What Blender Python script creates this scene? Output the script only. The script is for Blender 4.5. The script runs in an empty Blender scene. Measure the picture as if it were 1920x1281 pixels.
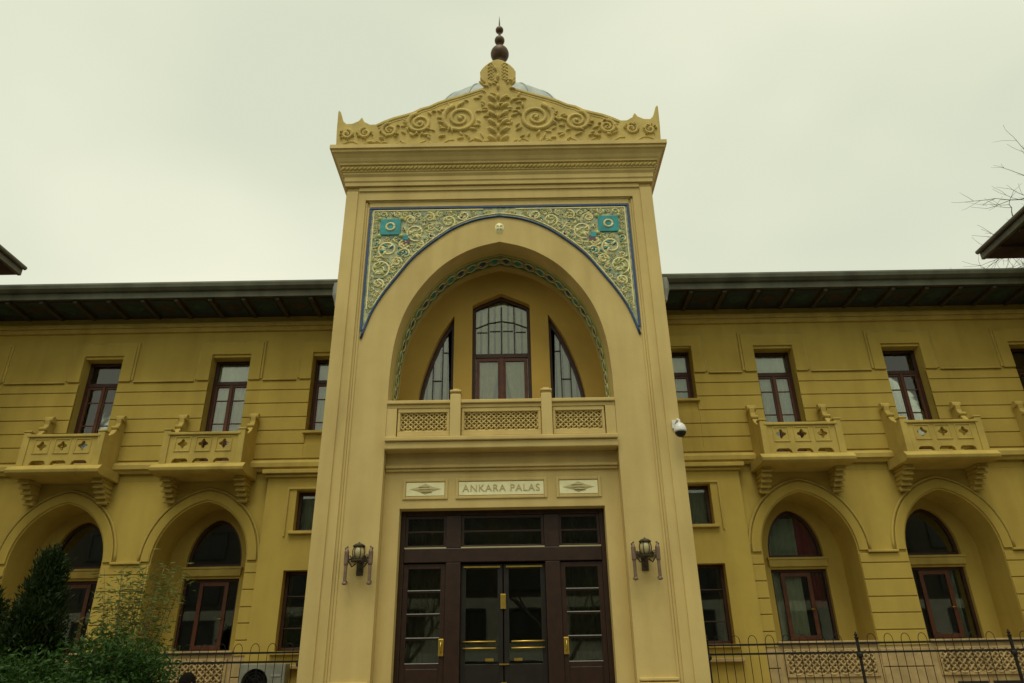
import bpy, bmesh, math, random
from mathutils import Vector, Matrix
from mathutils.geometry import tessellate_polygon
R = math.radians
random.seed(7)
scene = bpy.context.scene
COL = scene.collection

# ------------------------------------------------------------------ camera
FPX, PITCH, ROLL = 1350.0, R(25.5), R(0.95)
EYE = Vector((0.26, 0.0, 1.75))
cam_data = bpy.data.cameras.new('camera'); cam_data.sensor_width = 36.0
cam_data.lens = FPX / 1920.0 * 36.0
cam_data.clip_start = 0.05; cam_data.clip_end = 3000
cam = bpy.data.objects.new('camera', cam_data); COL.objects.link(cam)
fwd = Vector((0, math.cos(PITCH), math.sin(PITCH))); up0 = Vector((0, -math.sin(PITCH), math.cos(PITCH))); r0 = Vector((1, 0, 0))
rgt = r0 * math.cos(ROLL) - up0 * math.sin(ROLL); upv = r0 * math.sin(ROLL) + up0 * math.cos(ROLL)
m = Matrix((rgt, upv, -fwd)).transposed().to_4x4(); m.translation = EYE
cam.matrix_world = m
scene.camera = cam

# ------------------------------------------------------------------ world: overcast sky
world = bpy.data.worlds.new('World'); scene.world = world; world.use_nodes = True
nt = world.node_tree; nt.nodes.clear()
SUN_EL, SUN_ROT = R(65), R(190)
out = nt.nodes.new('ShaderNodeOutputWorld'); bg = nt.nodes.new('ShaderNodeBackground'); bg.inputs[1].default_value = 0.1
sky = nt.nodes.new('ShaderNodeTexSky'); sky.sky_type = 'NISHITA'; sky.sun_disc = False
sky.sun_elevation = SUN_EL; sky.sun_rotation = SUN_ROT
tc = nt.nodes.new('ShaderNodeTexCoord')
mp = nt.nodes.new('ShaderNodeMapping'); mp.inputs['Scale'].default_value = (-1.0, 1.0, 1.9)
nz = nt.nodes.new('ShaderNodeTexNoise'); nz.inputs['Scale'].default_value = 1.25; nz.inputs['Detail'].default_value = 4; nz.inputs['Roughness'].default_value = 0.38
rp = nt.nodes.new('ShaderNodeValToRGB')
rp.color_ramp.elements[0].position = 0.40; rp.color_ramp.elements[0].color = (0.665, 0.700, 0.540, 1)
rp.color_ramp.elements[1].position = 0.58; rp.color_ramp.elements[1].color = (0.870, 0.862, 0.670, 1)
vm = nt.nodes.new('ShaderNodeVectorMath'); vm.operation = 'SCALE'; vm.inputs['Scale'].default_value = 10.0
mx = nt.nodes.new('ShaderNodeMix'); mx.data_type = 'RGBA'; mx.inputs['Factor'].default_value = 0.94
L = nt.links.new
L(tc.outputs['Generated'], mp.inputs[0]); L(mp.outputs[0], nz.inputs['Vector']); L(nz.outputs['Fac'], rp.inputs[0])
L(rp.outputs[0], vm.inputs[0]); L(sky.outputs[0], mx.inputs['A']); L(vm.outputs[0], mx.inputs['B'])
L(mx.outputs['Result'], bg.inputs[0]); L(bg.outputs[0], out.inputs[0])
# ------------------------------------------------------------------ soft sun behind the cloud
sd = bpy.data.lights.new('sun', 'SUN'); sd.energy = 1.5; sd.angle = R(32); sd.color = (1.0, 0.96, 0.82)
sun = bpy.data.objects.new('sun', sd); COL.objects.link(sun)
sdir = Vector((math.sin(SUN_ROT) * math.cos(SUN_EL), math.cos(SUN_ROT) * math.cos(SUN_EL), math.sin(SUN_EL)))
sun.rotation_euler = sdir.to_track_quat('Z', 'Y').to_euler(); sun.location = sdir * 60
# ------------------------------------------------------------------ exposure
vs = scene.view_settings; vs.view_transform = 'Standard'; vs.look = 'None'; vs.exposure = 0.12; vs.gamma = 1.0; vs.use_curve_mapping = False

# ================================================================== materials
def mat(name, col, rough=0.8, var=0.10, scale=1.2, bump=0.0, bscale=60, metal=0.0, streak=0.0, col2=None, spec=0.3):
    M = bpy.data.materials.new(name); M.use_nodes = True
    n = M.node_tree.nodes; l = M.node_tree.links.new
    p = n['Principled BSDF']; p.inputs['Roughness'].default_value = rough; p.inputs['Metallic'].default_value = metal
    p.inputs['Specular IOR Level'].default_value = spec
    g = n.new('ShaderNodeNewGeometry')
    t = n.new('ShaderNodeTexNoise'); t.inputs['Scale'].default_value = scale; t.inputs['Detail'].default_value = 7; t.inputs['Roughness'].default_value = 0.6
    l(g.outputs['Position'], t.inputs['Vector'])
    r = n.new('ShaderNodeValToRGB')
    c2 = col2 or tuple(c * (1 - 2 * var) for c in col); c1 = tuple(min(1, c * (1 + var * 0.6)) for c in col)
    r.color_ramp.elements[0].position = 0.3; r.color_ramp.elements[0].color = (*c2, 1)
    r.color_ramp.elements[1].position = 0.65; r.color_ramp.elements[1].color = (*c1, 1)
    l(t.outputs['Fac'], r.inputs[0]); src = r.outputs[0]
    if streak > 0:
        mp = n.new('ShaderNodeMapping'); mp.inputs['Scale'].default_value = (1.5, 1.5, 0.22)
        l(g.outputs['Position'], mp.inputs[0])
        s = n.new('ShaderNodeTexNoise'); s.inputs['Scale'].default_value = 1.6; s.inputs['Detail'].default_value = 6
        l(mp.outputs[0], s.inputs['Vector'])
        sr = n.new('ShaderNodeValToRGB'); sr.color_ramp.elements[0].position = 0.35; sr.color_ramp.elements[1].position = 0.6
        k = 1 - streak; sr.color_ramp.elements[0].color = (k, k * 0.98, k * 0.95, 1); sr.color_ramp.elements[1].color = (1, 1, 1, 1)
        e = sr.color_ramp.elements.new(0.27); e.color = (k*(1-.9*streak), k*(1-streak), k*(1-1.1*streak), 1)
        l(s.outputs['Fac'], sr.inputs[0])
        mm = n.new('ShaderNodeMix'); mm.data_type = 'RGBA'; mm.blend_type = 'MULTIPLY'; mm.inputs['Factor'].default_value = 1
        l(src, mm.inputs['A']); l(sr.outputs[0], mm.inputs['B']); src = mm.outputs['Result']
    l(src, p.inputs['Base Color'])
    if bump > 0:
        b = n.new('ShaderNodeTexNoise'); b.inputs['Scale'].default_value = bscale; b.inputs['Detail'].default_value = 4
        l(g.outputs['Position'], b.inputs['Vector'])
        bp = n.new('ShaderNodeBump'); bp.inputs['Strength'].default_value = bump; bp.inputs['Distance'].default_value = 0.01
        l(b.outputs['Fac'], bp.inputs['Height']); l(bp.outputs[0], p.inputs['Normal'])
    return M

def glass_mat(name, tint, rough=0.015):
    M = bpy.data.materials.new(name); M.use_nodes = True
    n = M.node_tree.nodes; l = M.node_tree.links.new; n.clear()
    o = n.new('ShaderNodeOutputMaterial'); a = n.new('ShaderNodeBsdfTransparent'); a.inputs[0].default_value = (*tint, 1)
    b = n.new('ShaderNodeBsdfGlossy'); b.inputs['Roughness'].default_value = rough; b.inputs[0].default_value = (0.95, 0.97, 0.93, 1)
    f = n.new('ShaderNodeFresnel'); f.inputs[0].default_value = 1.75
    g = n.new('ShaderNodeNewGeometry'); w = n.new('ShaderNodeTexNoise'); w.inputs['Scale'].default_value = 1.7
    bp = n.new('ShaderNodeBump'); bp.inputs['Strength'].default_value = 0.02; bp.inputs['Distance'].default_value = 0.02
    l(g.outputs['Position'], w.inputs['Vector']); l(w.outputs['Fac'], bp.inputs['Height']); l(bp.outputs[0], b.inputs['Normal'])
    x = n.new('ShaderNodeMixShader'); l(f.outputs[0], x.inputs[0]); l(a.outputs[0], x.inputs[1]); l(b.outputs[0], x.inputs[2]); l(x.outputs[0], o.inputs[0])
    return M

def leaf_mat(name, c1, c2):
    M = mat(name, c1, 0.6, scale=8.0, col2=c2, spec=0.25)
    n = M.node_tree.nodes; l = M.node_tree.links.new
    p = n['Principled BSDF']; o = n['Material Output']
    t = n.new('ShaderNodeBsdfTranslucent'); t.inputs[0].default_value = (*[c * 1.2 for c in c1], 1)
    x = n.new('ShaderNodeMixShader'); x.inputs[0].default_value = 0.25
    l(p.outputs[0], x.inputs[1]); l(t.outputs[0], x.inputs[2]); l(x.outputs[0], o.inputs[0])
    return M

MT = dict(
    tower=mat('tower_render', (0.61, 0.468, 0.180), 0.85, 0.06, 0.7, 0.25, 45, streak=0.10),
    carved=mat('carved_render', (0.55, 0.425, 0.135), 0.85, 0.09, 2.5, 0.3, 40, streak=0.08),
    wing=mat('wing_plaster', (0.492, 0.360, 0.074), 0.85, 0.07, 0.6, 0.25, 45, streak=0.10),
    wingtrim=mat('wing_trim', (0.505, 0.378, 0.092), 0.85, 0.10, 1.6, 0.25, 45, streak=0.14),
    niche=mat('niche_plaster', (0.52, 0.34, 0.072), 0.85, 0.06, 0.8, 0.2, 45),
    plinth=mat('plinth_stone', (0.45, 0.33, 0.15), 0.9, 0.14, 3.0, 0.5, 30, streak=0.15),
    plaque=mat('plaque_marble', (0.86, 0.81, 0.47), 0.5, 0.06, 5.0),
    letter=mat('plaque_lettering', (0.50, 0.43, 0.20), 0.6, 0.05),
    wood=mat('window_wood', (0.055, 0.020, 0.009), 0.5, 0.18, 6.0, 0.15, 80, spec=0.4),
    woodred=mat('window_wood_sash', (0.115, 0.035, 0.012), 0.5, 0.18, 6.0, 0.15, 80, spec=0.4),
    doorwood=mat('door_wood', (0.034, 0.015, 0.007), 0.4, 0.2, 6.0, 0.15, 80, spec=0.4),
    doordark=mat('door_dark_metal', (0.018, 0.015, 0.011), 0.4, 0.15, 6.0, spec=0.4),
    brass=mat('brass', (0.62, 0.42, 0.08), 0.35, 0.1, 8, metal=0.9),
    lead=mat('lead_sheet', (0.36, 0.40, 0.37), 0.55, 0.14, 3.0, 0.3, 20, metal=0.2),
    copper=mat('aged_copper', (0.105, 0.062, 0.030), 0.5, 0.25, 4.0, metal=0.35),
    gutter=mat('gutter_metal', (0.105, 0.11, 0.07), 0.6, 0.18, 1.5, metal=0.1, streak=0.25),
    soffit=mat('soffit_boards', (0.060, 0.050, 0.032), 0.8, 0.2, 2.0, 0.2, 30),
    soffblue=mat('soffit_painted_blue', (0.028, 0.048, 0.055), 0.7, 0.2, 3.0),
    soffred=mat('soffit_painted_red', (0.050, 0.034, 0.024), 0.7, 0.2, 3.0),
    soffteal=mat('soffit_painted_teal', (0.030, 0.062, 0.055), 0.7, 0.2, 3.0),
    rooftile=mat('roof_tile', (0.20, 0.10, 0.06), 0.85, 0.2, 3.0, 0.3, 20),
    tilecream=mat('glazed_tile_cream', (0.76, 0.68, 0.31), 0.35, 0.10, 6.0, spec=0.5),
    tilegreen=mat('glazed_tile_olive', (0.40, 0.42, 0.12), 0.35, 0.12, 6.0, spec=0.5),
    tileground=mat('glazed_tile_ground', (0.44, 0.43, 0.19), 0.4, 0.25, 9.0, col2=(0.085, 0.155, 0.14), spec=0.4),
    tileblue=mat('glazed_tile_blue', (0.020, 0.062, 0.17), 0.3, 0.2, 6.0, spec=0.5),
    tileteal=mat('glazed_tile_turquoise', (0.015, 0.285, 0.285), 0.3, 0.2, 6.0, spec=0.5),
    tilered=mat('glazed_tile_maroon', (0.12, 0.05, 0.07), 0.3, 0.2, 6.0, spec=0.5),
    iron=mat('wrought_iron', (0.022, 0.020, 0.016), 0.55, 0.2, 8, metal=0.4),
    ironlamp=mat('lamp_iron', (0.085, 0.068, 0.040), 0.5, 0.2, 8, metal=0.4),
    lamptube=mat('lamp_bronze_tube', (0.22, 0.15, 0.10), 0.5, 0.15, 8, metal=0.3),
    globe=mat('lamp_globe_glass', (0.46, 0.39, 0.19), 0.25, 0.08, 6, spec=0.5),
    white=mat('white_plastic', (0.72, 0.72, 0.66), 0.4, 0.05, 5, spec=0.5),
    greymetal=mat('grey_metal', (0.34, 0.35, 0.32), 0.5, 0.1, 5),
    black=mat('black_plastic', (0.015, 0.015, 0.015), 0.4, 0.1, 5),
    curtain=mat('net_curtain', (0.66, 0.67, 0.54), 0.9, 0.08, 3.0),
    curtaincream=mat('cream_curtain', (0.66, 0.60, 0.34), 0.9, 0.08, 3.0),
    curtaindim=mat('grey_curtain', (0.42, 0.45, 0.35), 0.9, 0.08, 3.0),
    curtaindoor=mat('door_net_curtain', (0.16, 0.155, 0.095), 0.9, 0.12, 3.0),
    acgrey=mat('ac_casing_grey', (0.27, 0.28, 0.22), 0.5, 0.12, 4.0, streak=0.2),
    pale=mat('added_pale_facade', (0.46, 0.45, 0.38), 0.85, 0.1, 1.0),
    curtainred=mat('crimson_curtain', (0.34, 0.020, 0.034), 0.9, 0.1, 3.0),
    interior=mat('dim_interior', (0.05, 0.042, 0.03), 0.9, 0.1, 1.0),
    asphalt=mat('asphalt', (0.05, 0.05, 0.048), 0.9, 0.2, 2.0, 0.6, 90),
    paving=mat('paving_stone', (0.22, 0.20, 0.165), 0.85, 0.15, 1.5, 0.4, 40),
    paint=mat('road_paint', (0.75, 0.75, 0.70), 0.7, 0.1, 4),
    bark=mat('bark', (0.10, 0.09, 0.065), 0.9, 0.2, 6),
    soil=mat('soil', (0.06, 0.05, 0.03), 0.95, 0.3, 4, 0.6, 30),
    conifer=leaf_mat('conifer_needles', (0.022, 0.042, 0.006), (0.008, 0.016, 0.004)),
    shrub=leaf_mat('shrub_leaves', (0.046, 0.105, 0.014), (0.010, 0.036, 0.008)),
    feather=leaf_mat('feathery_leaves', (0.17, 0.19, 0.040), (0.05, 0.080, 0.02)),
    skin=mat('skin', (0.38, 0.20, 0.12), 0.6, 0.06, 6), hair=mat('hair', (0.010, 0.008, 0.006), 0.95, 0.2, 20, 0.6, 200, spec=0.05),
    coat=mat('dark_coat', (0.016, 0.016, 0.018), 0.85, 0.15, 6, 0.3, 60), trousers=mat('dark_trousers', (0.03, 0.032, 0.04), 0.85, 0.15, 6),
    facade=mat('added_facade', (0.085, 0.075, 0.06), 0.85, 0.1, 1.0), facadedark=mat('added_facade_dark', (0.06, 0.06, 0.055), 0.5, 0.1, 1.0),
)
GL = glass_mat('window_glass', (0.90, 0.93, 0.87)); GLD = glass_mat('door_glass', (0.74, 0.76, 0.66))

# ================================================================== mesh helpers
WPOS = {}
class MB:
    def __init__(s): s.v = []; s.f = []
    def add(s, vs, fs):
        b = len(s.v); s.v += [tuple(v) for v in vs]; s.f += [tuple(b + i for i in f) for f in fs]; return s
    def box(s, x0, x1, y0, y1, z0, z1):
        x0, x1 = sorted((x0, x1)); y0, y1 = sorted((y0, y1)); z0, z1 = sorted((z0, z1))
        return s.add([(x0,y0,z0),(x1,y0,z0),(x1,y1,z0),(x0,y1,z0),(x0,y0,z1),(x1,y0,z1),(x1,y1,z1),(x0,y1,z1)],
                     [(0,3,2,1),(4,5,6,7),(0,1,5,4),(1,2,6,5),(2,3,7,6),(3,0,4,7)])
    def prism(s, outer, y0, y1, holes=()):           # outline in x,z extruded along y, with holes
        loops = [list(lp) for lp in (outer, *holes)]; flat = [p for lp in loops for p in lp]
        fr = [tuple(f) for f in tessellate_polygon([[Vector((p[0], p[1], 0)) for p in lp] for lp in loops])]
        vs = [(p[0], y0, p[1]) for p in flat]; n = len(vs); base = 0
        fs = list(fr) + [tuple(n + i for i in reversed(f)) for f in fr]
        for lp in loops:
            k = len(lp)
            for i in range(k):
                a, b = base + i, base + (i + 1) % k; fs.append((a, b, n + b, n + a))
            base += k
        return s.add(vs + [(v[0], y1, v[2]) for v in vs], fs)
    def prism_x(s, outer, x0, x1):                    # outline in y,z extruded along x
        t = MB().prism(outer, x0, x1); return s.add([(v[1], v[0], v[2]) for v in t.v], t.f)
    def tube(s, pts, r, n=6, cap=True):
        pts = [Vector(p) for p in pts]; rs = r if isinstance(r, (list, tuple)) else [r] * len(pts)
        b = len(s.v); nrm = None
        for i, p in enumerate(pts):
            t = (pts[min(i + 1, len(pts) - 1)] - pts[max(i - 1, 0)])
            if t.length < 1e-9: t = Vector((0, 0, 1))
            t.normalize()
            if nrm is None: nrm = t.orthogonal().normalized()
            else:
                nrm = nrm - t * nrm.dot(t)
                nrm = nrm.normalized() if nrm.length > 1e-6 else t.orthogonal().normalized()
            bi = t.cross(nrm)
            for k in range(n):
                a = 2 * math.pi * k / n; s.v.append(tuple(p + (nrm * math.cos(a) + bi * math.sin(a)) * rs[i]))
        for i in range(len(pts) - 1):
            for k in range(n):
                s.f.append((b + i*n + k, b + i*n + (k+1) % n, b + (i+1)*n + (k+1) % n, b + (i+1)*n + k))
        if cap:
            s.f.append(tuple(b + k for k in reversed(range(n)))); e = b + (len(pts) - 1) * n; s.f.append(tuple(e + k for k in range(n)))
        return s
    def lathe(s, c, prof, n=24):                      # prof (r,z) about a vertical axis at c
        b = len(s.v)
        for r, z in prof:
            for k in range(n):
                a = 2 * math.pi * (k + .5) / n; s.v.append((c[0] + r * math.cos(a), c[1] + r * math.sin(a), c[2] + z))
        for i in range(len(prof) - 1):
            for k in range(n): s.f.append((b+i*n+k, b+i*n+(k+1) % n, b+(i+1)*n+(k+1) % n, b+(i+1)*n+k))
        s.f.append(tuple(b + k for k in reversed(range(n)))); e = b + (len(prof)-1)*n; s.f.append(tuple(e + k for k in range(n)))
        return s
    def lump(s, c, rx, ry, rz, ang=0, n=8):           # small leaf-shaped boss in relief, turned by ang in the x,z plane
        ca, sa = math.cos(ang), math.sin(ang); b = len(s.v)
        def P(u, d, w): return (c[0] + u * ca - w * sa, c[1] + d, c[2] + u * sa + w * ca)
        for k in range(n):
            a = 2 * math.pi * k / n; s.v.append(P(rx * math.cos(a), 0.004, rz * math.sin(a)))
        for k in range(n):
            a = 2 * math.pi * k / n; s.v.append(P(rx * .62 * math.cos(a), -ry * .8, rz * .6 * math.sin(a)))
        s.v.append(P(0, -ry, 0))
        for k in range(n):
            s.f.append((b+k, b+(k+1) % n, b+n+(k+1) % n, b+n+k)); s.f.append((b+n+k, b+n+(k+1) % n, b+2*n))
        return s
    def ring(s, rect, prof):                          # moulding swept round a rectangle: prof (offset, z)
        x0, x1, y0, y1 = rect; b = len(s.v)
        for o, z in prof: s.v += [(x0-o, y0-o, z), (x1+o, y0-o, z), (x1+o, y1+o, z), (x0-o, y1+o, z)]
        for i in range(len(prof) - 1):
            for k in range(4): s.f.append((b+i*4+k, b+i*4+(k+1) % 4, b+(i+1)*4+(k+1) % 4, b+(i+1)*4+k))
        s.f.append((b+3, b+2, b+1, b)); e = b + (len(prof)-1)*4; s.f.append((e, e+1, e+2, e+3)); return s
    def build(s, name, material, parent=None, smooth=False, bevel=0.0, fix=True):
        xs = [v[0] for v in s.v]; ys = [v[1] for v in s.v]; zs = [v[2] for v in s.v]
        o3 = Vector(((min(xs)+max(xs))/2, (min(ys)+max(ys))/2, min(zs)))
        me = bpy.data.meshes.new(name); me.from_pydata([tuple(Vector(v) - o3) for v in s.v], [], s.f)
        if fix:
            bm = bmesh.new(); bm.from_mesh(me); bmesh.ops.recalc_face_normals(bm, faces=bm.faces); bm.to_mesh(me); bm.free()
        me.materials.append(MT[material] if isinstance(material, str) else material)
        if smooth: me.polygons.foreach_set('use_smooth', [True] * len(me.polygons))
        o = bpy.data.objects.new(name, me); COL.objects.link(o)
        place(o, o3, parent)
        if bevel:
            b = o.modifiers.new('edge', 'BEVEL'); b.width = bevel; b.segments = 2; b.limit_method = 'ANGLE'; b.angle_limit = R(40)
        return o
def place(o, w, parent):
    w = Vector(w); WPOS[o.name] = w
    if parent is not None: o.parent = parent; o.location = w - WPOS[parent.name]
    else: o.location = w
def thing(name, loc, label, cat, group=None):
    o = bpy.data.objects.new(name, None); COL.objects.link(o); o.empty_display_size = 0.2; place(o, loc, None); tag(o, label, cat, group); return o
def tag(o, label=None, cat=None, group=None, kind=None):
    if label: o['label'] = label
    if cat: o['category'] = cat
    if group: o['group'] = group
    if kind: o['kind'] = kind
    return o
def stuff(o): o['kind'] = 'stuff'; return o
def copy_at(o, w, parent, sx=1):
    c = o.copy(); COL.objects.link(c); place(c, w, parent)
    if sx != 1: c.scale = (sx, 1, 1)
    return c
def arch(xc, a, z0, h, n=14):                        # two-centred pointed arch, left to right
    Rr = (a*a + h*h) / (2*a); c = Rr - a; t1 = math.asin(h / Rr); pts = []
    for i in range(n + 1):
        t = t1 * i / n; pts.append((xc + c - Rr * math.cos(t), z0 + Rr * math.sin(t)))
    return pts + [(2*xc - x, z) for x, z in reversed(pts[:-1])]
def arch_mix(xc, a, z0, h, k, n=14):                 # pointed arch eased towards a round one by k
    P = arch(xc, a, z0, h, n); o = []
    for i, (x, z) in enumerate(P):
        t = math.pi*i/(len(P)-1); o.append((x*(1-k)+(xc-a*math.cos(t))*k, z*(1-k)+(z0+h*math.sin(t))*k))
    return o
def catmull(P, k=5):
    o = []
    for i in range(len(P) - 1):
        p0 = P[max(i-1, 0)]; p1 = P[i]; p2 = P[i+1]; p3 = P[min(i+2, len(P)-1)]
        for j in range(k):
            t = j / k; o.append(tuple(.5*((2*b) + (-a+c)*t + (2*a-5*b+4*c-d)*t*t + (-a+3*b-3*c+d)*t**3) for a, b, c, d in zip(p0, p1, p2, p3)))
    return o + [tuple(P[-1])]
def rect(x0, x1, z0, z1): return [(x0, z0), (x1, z0), (x1, z1), (x0, z1)]
def spiral(c, r, turns, a0, sgn, y, n=34, k=0.12):
    return [(c[0] + r*(1-(1-k)*i/n)*math.cos(a0+sgn*turns*2*math.pi*i/n), y, c[1] + r*(1-(1-k)*i/n)*math.sin(a0+sgn*turns*2*math.pi*i/n)) for i in range(n+1)]

# ================================================================== ground
def struct(name, mb, m, **k): o = mb.build(name, m, None, **k); o['kind'] = 'structure'; return o
struct('ground', MB().add([(-600,-600,-.02),(600,-600,-.02),(600,600,-.02),(-600,600,-.02)], [(0,1,2,3)]), 'paving')
struct('road', MB().box(-120, 120, -9, 8.2, -.015, .0), 'asphalt')
struct('road_marking', MB().box(-120, 120, -.46, -.34, -.01, .004), 'paint')
struct('pavement', MB().box(-120, 120, 8.2, 15.05, -.01, .14), 'paving', bevel=.02)
struct('far_pavement', MB().box(-120, 120, -14, -9, -.01, .14), 'paving', bevel=.02)
struct('terrace', MB().box(-16.2, -3.9, 15.05, 17.0, 0, .5).box(3.9, 16.2, 15.05, 17.0, 0, .5), 'plinth')
stp = thing('entrance_steps', (0, 13.2, .14), 'broad stone steps leading up to the portal doors', 'steps')
for i in range(7):
    MB().box(-2.9, 2.9, 12.3 + i*.3, 14.45, .142 + i*.163, .14 + (i+1)*.163).build('step', 'plinth', stp, bevel=.012)

# ================================================================== the building
B = thing('palace_building', (0, 17, 0), 'two-storey ochre palace with domed entrance tower, pointed arches and balconies', 'building')
YT, YP = 14.5, 14.63                                   # tower front frame plane and recessed panel plane
HW = 3.77
# ---------- tower shell
INNER = [(0, 11.40), (.50, 11.27), (.93, 11.07), (1.38, 10.74), (1.77, 10.29), (2.08, 9.78), (2.28, 9.25), (2.40, 8.66), (2.45, 8.0), (2.46, 7.4)]
OUTER = [(0, 12.13), (.56, 12.03), (1.12, 11.78), (1.63, 11.39), (2.07, 10.96), (2.40, 10.49), (2.73, 9.98), (2.95, 9.54), (3.12, 9.0)]
inn = catmull(INNER, 4); outr = catmull(OUTER, 4)
opening = [(-2.46, 0.0)] + [(-x, z) for x, z in reversed(inn)] + inn[1:] + [(2.46, 0.0)]
poly = [(-3.3, 0.0)] + opening + [(3.3, 0.0), (3.3, 12.62), (-3.3, 12.62)]
MB().prism(poly, YP, 16.0).build('tower_wall', 'tower', B)
side = MB()
for s in (-1, 1): side.box(s*3.3, s*HW, YT + .04, 21.95, 0, 13.02)
side.box(-3.3, 3.3, YT + .04, 21.95, 12.62, 13.02).box(-3.3, 3.3, 21.6, 21.95, 6, 12.62)
side.build('tower_side_wall', 'tower', B)
for s in (-1, 1):
    MB().box(s*3.49, s*(HW+.012), YT, YT+.06, 0, 12.86).build('frame_pilaster', 'tower', B, bevel=.012)
    MB().box(s*3.36, s*3.487, YT+.045, YP+.05, 0, 12.73).build('frame_fillet', 'tower', B, bevel=.015)
    MB().box(s*3.25, s*3.357, YT+.085, YP+.05, 0, 12.58).build('frame_fillet', 'tower', B, bevel=.015)
    MB().box(s*3.20, s*3.247, YP-.028, YP+.05, 0, 12.44).build('frame_fillet', 'tower', B, bevel=.008)
    # base ledge of the pier panel
    for k, (z, d) in enumerate(((1.78, .09), (1.70, .13), (0.9, .16))):
        MB().box(s*2.50, s*3.22, YP-d+.02, YP+.05, z if k < 2 else .0, z+.055 if k < 2 else 1.69).build('pier_base', 'tower', B, bevel=.015)
MB().box(-3.48, 3.48, YT, YT+.06, 12.865, 12.98).build('frame_head', 'tower', B, bevel=.012)
MB().box(-3.355, 3.355, YT+.045, YP+.05, 12.735, 12.862).build('frame_fillet', 'tower', B, bevel=.015)
MB().box(-3.245, 3.245, YT+.085, YP+.05, 12.585, 12.732).build('frame_fillet', 'tower', B, bevel=.015)
MB().box(-3.195, 3.195, YP-.028, YP+.05, 12.445, 12.582).build('frame_fillet', 'tower', B, bevel=.008)
# ---------- cornice
rc = (-HW, HW, YT, 21.95)
cor = MB().ring(rc, [(.0, 12.99), (.05, 12.99), (.05, 13.09), (.075, 13.12), (.075, 13.24), (.12, 13.30), (.12, 13.345), (.15, 13.36), (.15, 13.52),
    (.20, 13.535), (.20, 13.58), (.235, 13.62), (.27, 13.69), (.335, 13.77), (.385, 13.80), (.385, 13.86), (.43, 13.875), (.43, 13.985), (.40, 14.0), (.0, 14.02)]).build('cornice', 'tower', B)
rope = MB()
def rope_run(p0, p1, n):
    for i in range(n):
        c = Vector(p0).lerp(Vector(p1), (i+.5)/n); d = (Vector(p1)-Vector(p0)).normalized()
        a = c - d*.055 - Vector((0,0,.052)); b = c + d*.055 + Vector((0,0,.052))
        rope.tube([a, a.lerp(b,.25), a.lerp(b,.5), a.lerp(b,.75), b], [.012, .036, .042, .036, .012], 6)
rope_run((-HW-.16, YT-.16, 13.44), (HW+.16, YT-.16, 13.44), 74)
for s in (-1, 1): rope_run((s*(HW+.16), YT-.16, 13.44), (s*(HW+.16), 21.95, 13.44), 60)
stuff(rope.build('rope_moulding', 'carved', cor, smooth=True))
# ---------- crest
half = [(0, 17.0), (.12, 16.97), (.24, 16.88), (.34, 16.78), (.43, 16.66), (.475, 16.56), (.46, 16.45), (.475, 16.34), (.41, 16.25), (.335, 16.17), (.33, 16.08), (.40, 15.99), (.60, 15.91), (.80, 15.83),
        (1.0, 15.75), (1.3, 15.645), (1.58, 15.53), (1.80, 15.40), (2.02, 15.33), (2.22, 15.20), (2.45, 15.12), (2.70, 15.04), (2.95, 14.92), (3.15, 14.80), (3.30, 14.80), (3.45, 14.90), (3.52, 15.05),
        (3.60, 14.92), (3.74, 14.84), (3.90, 14.83), (3.99, 14.93), (4.045, 15.10), (4.085, 15.24), (4.14, 15.30), (4.15, 15.22), (4.135, 14.6), (4.10, 14.0)]
crest_poly = [(-x, z) for x, z in reversed(half)] + half[1:]
YC = 14.26
crest = MB().prism(crest_poly, YC, YC+.2).build('crest', 'carved', B, bevel=.02)
rim = MB()
for s in (-1, 1):
    inset = [(s*x*.985, YC+.005, z-.075) for x, z in half[11:24]]
    rim.tube(inset, .028, 6)
    inset = [(s*x*.975, YC+.005, z-.15) for x, z in half[11:24]]
    rim.tube(inset, .018, 6)
rim.build('rim_moulding', 'carved', crest, smooth=True)
rnd = random.Random(3); rel = MB()
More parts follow.
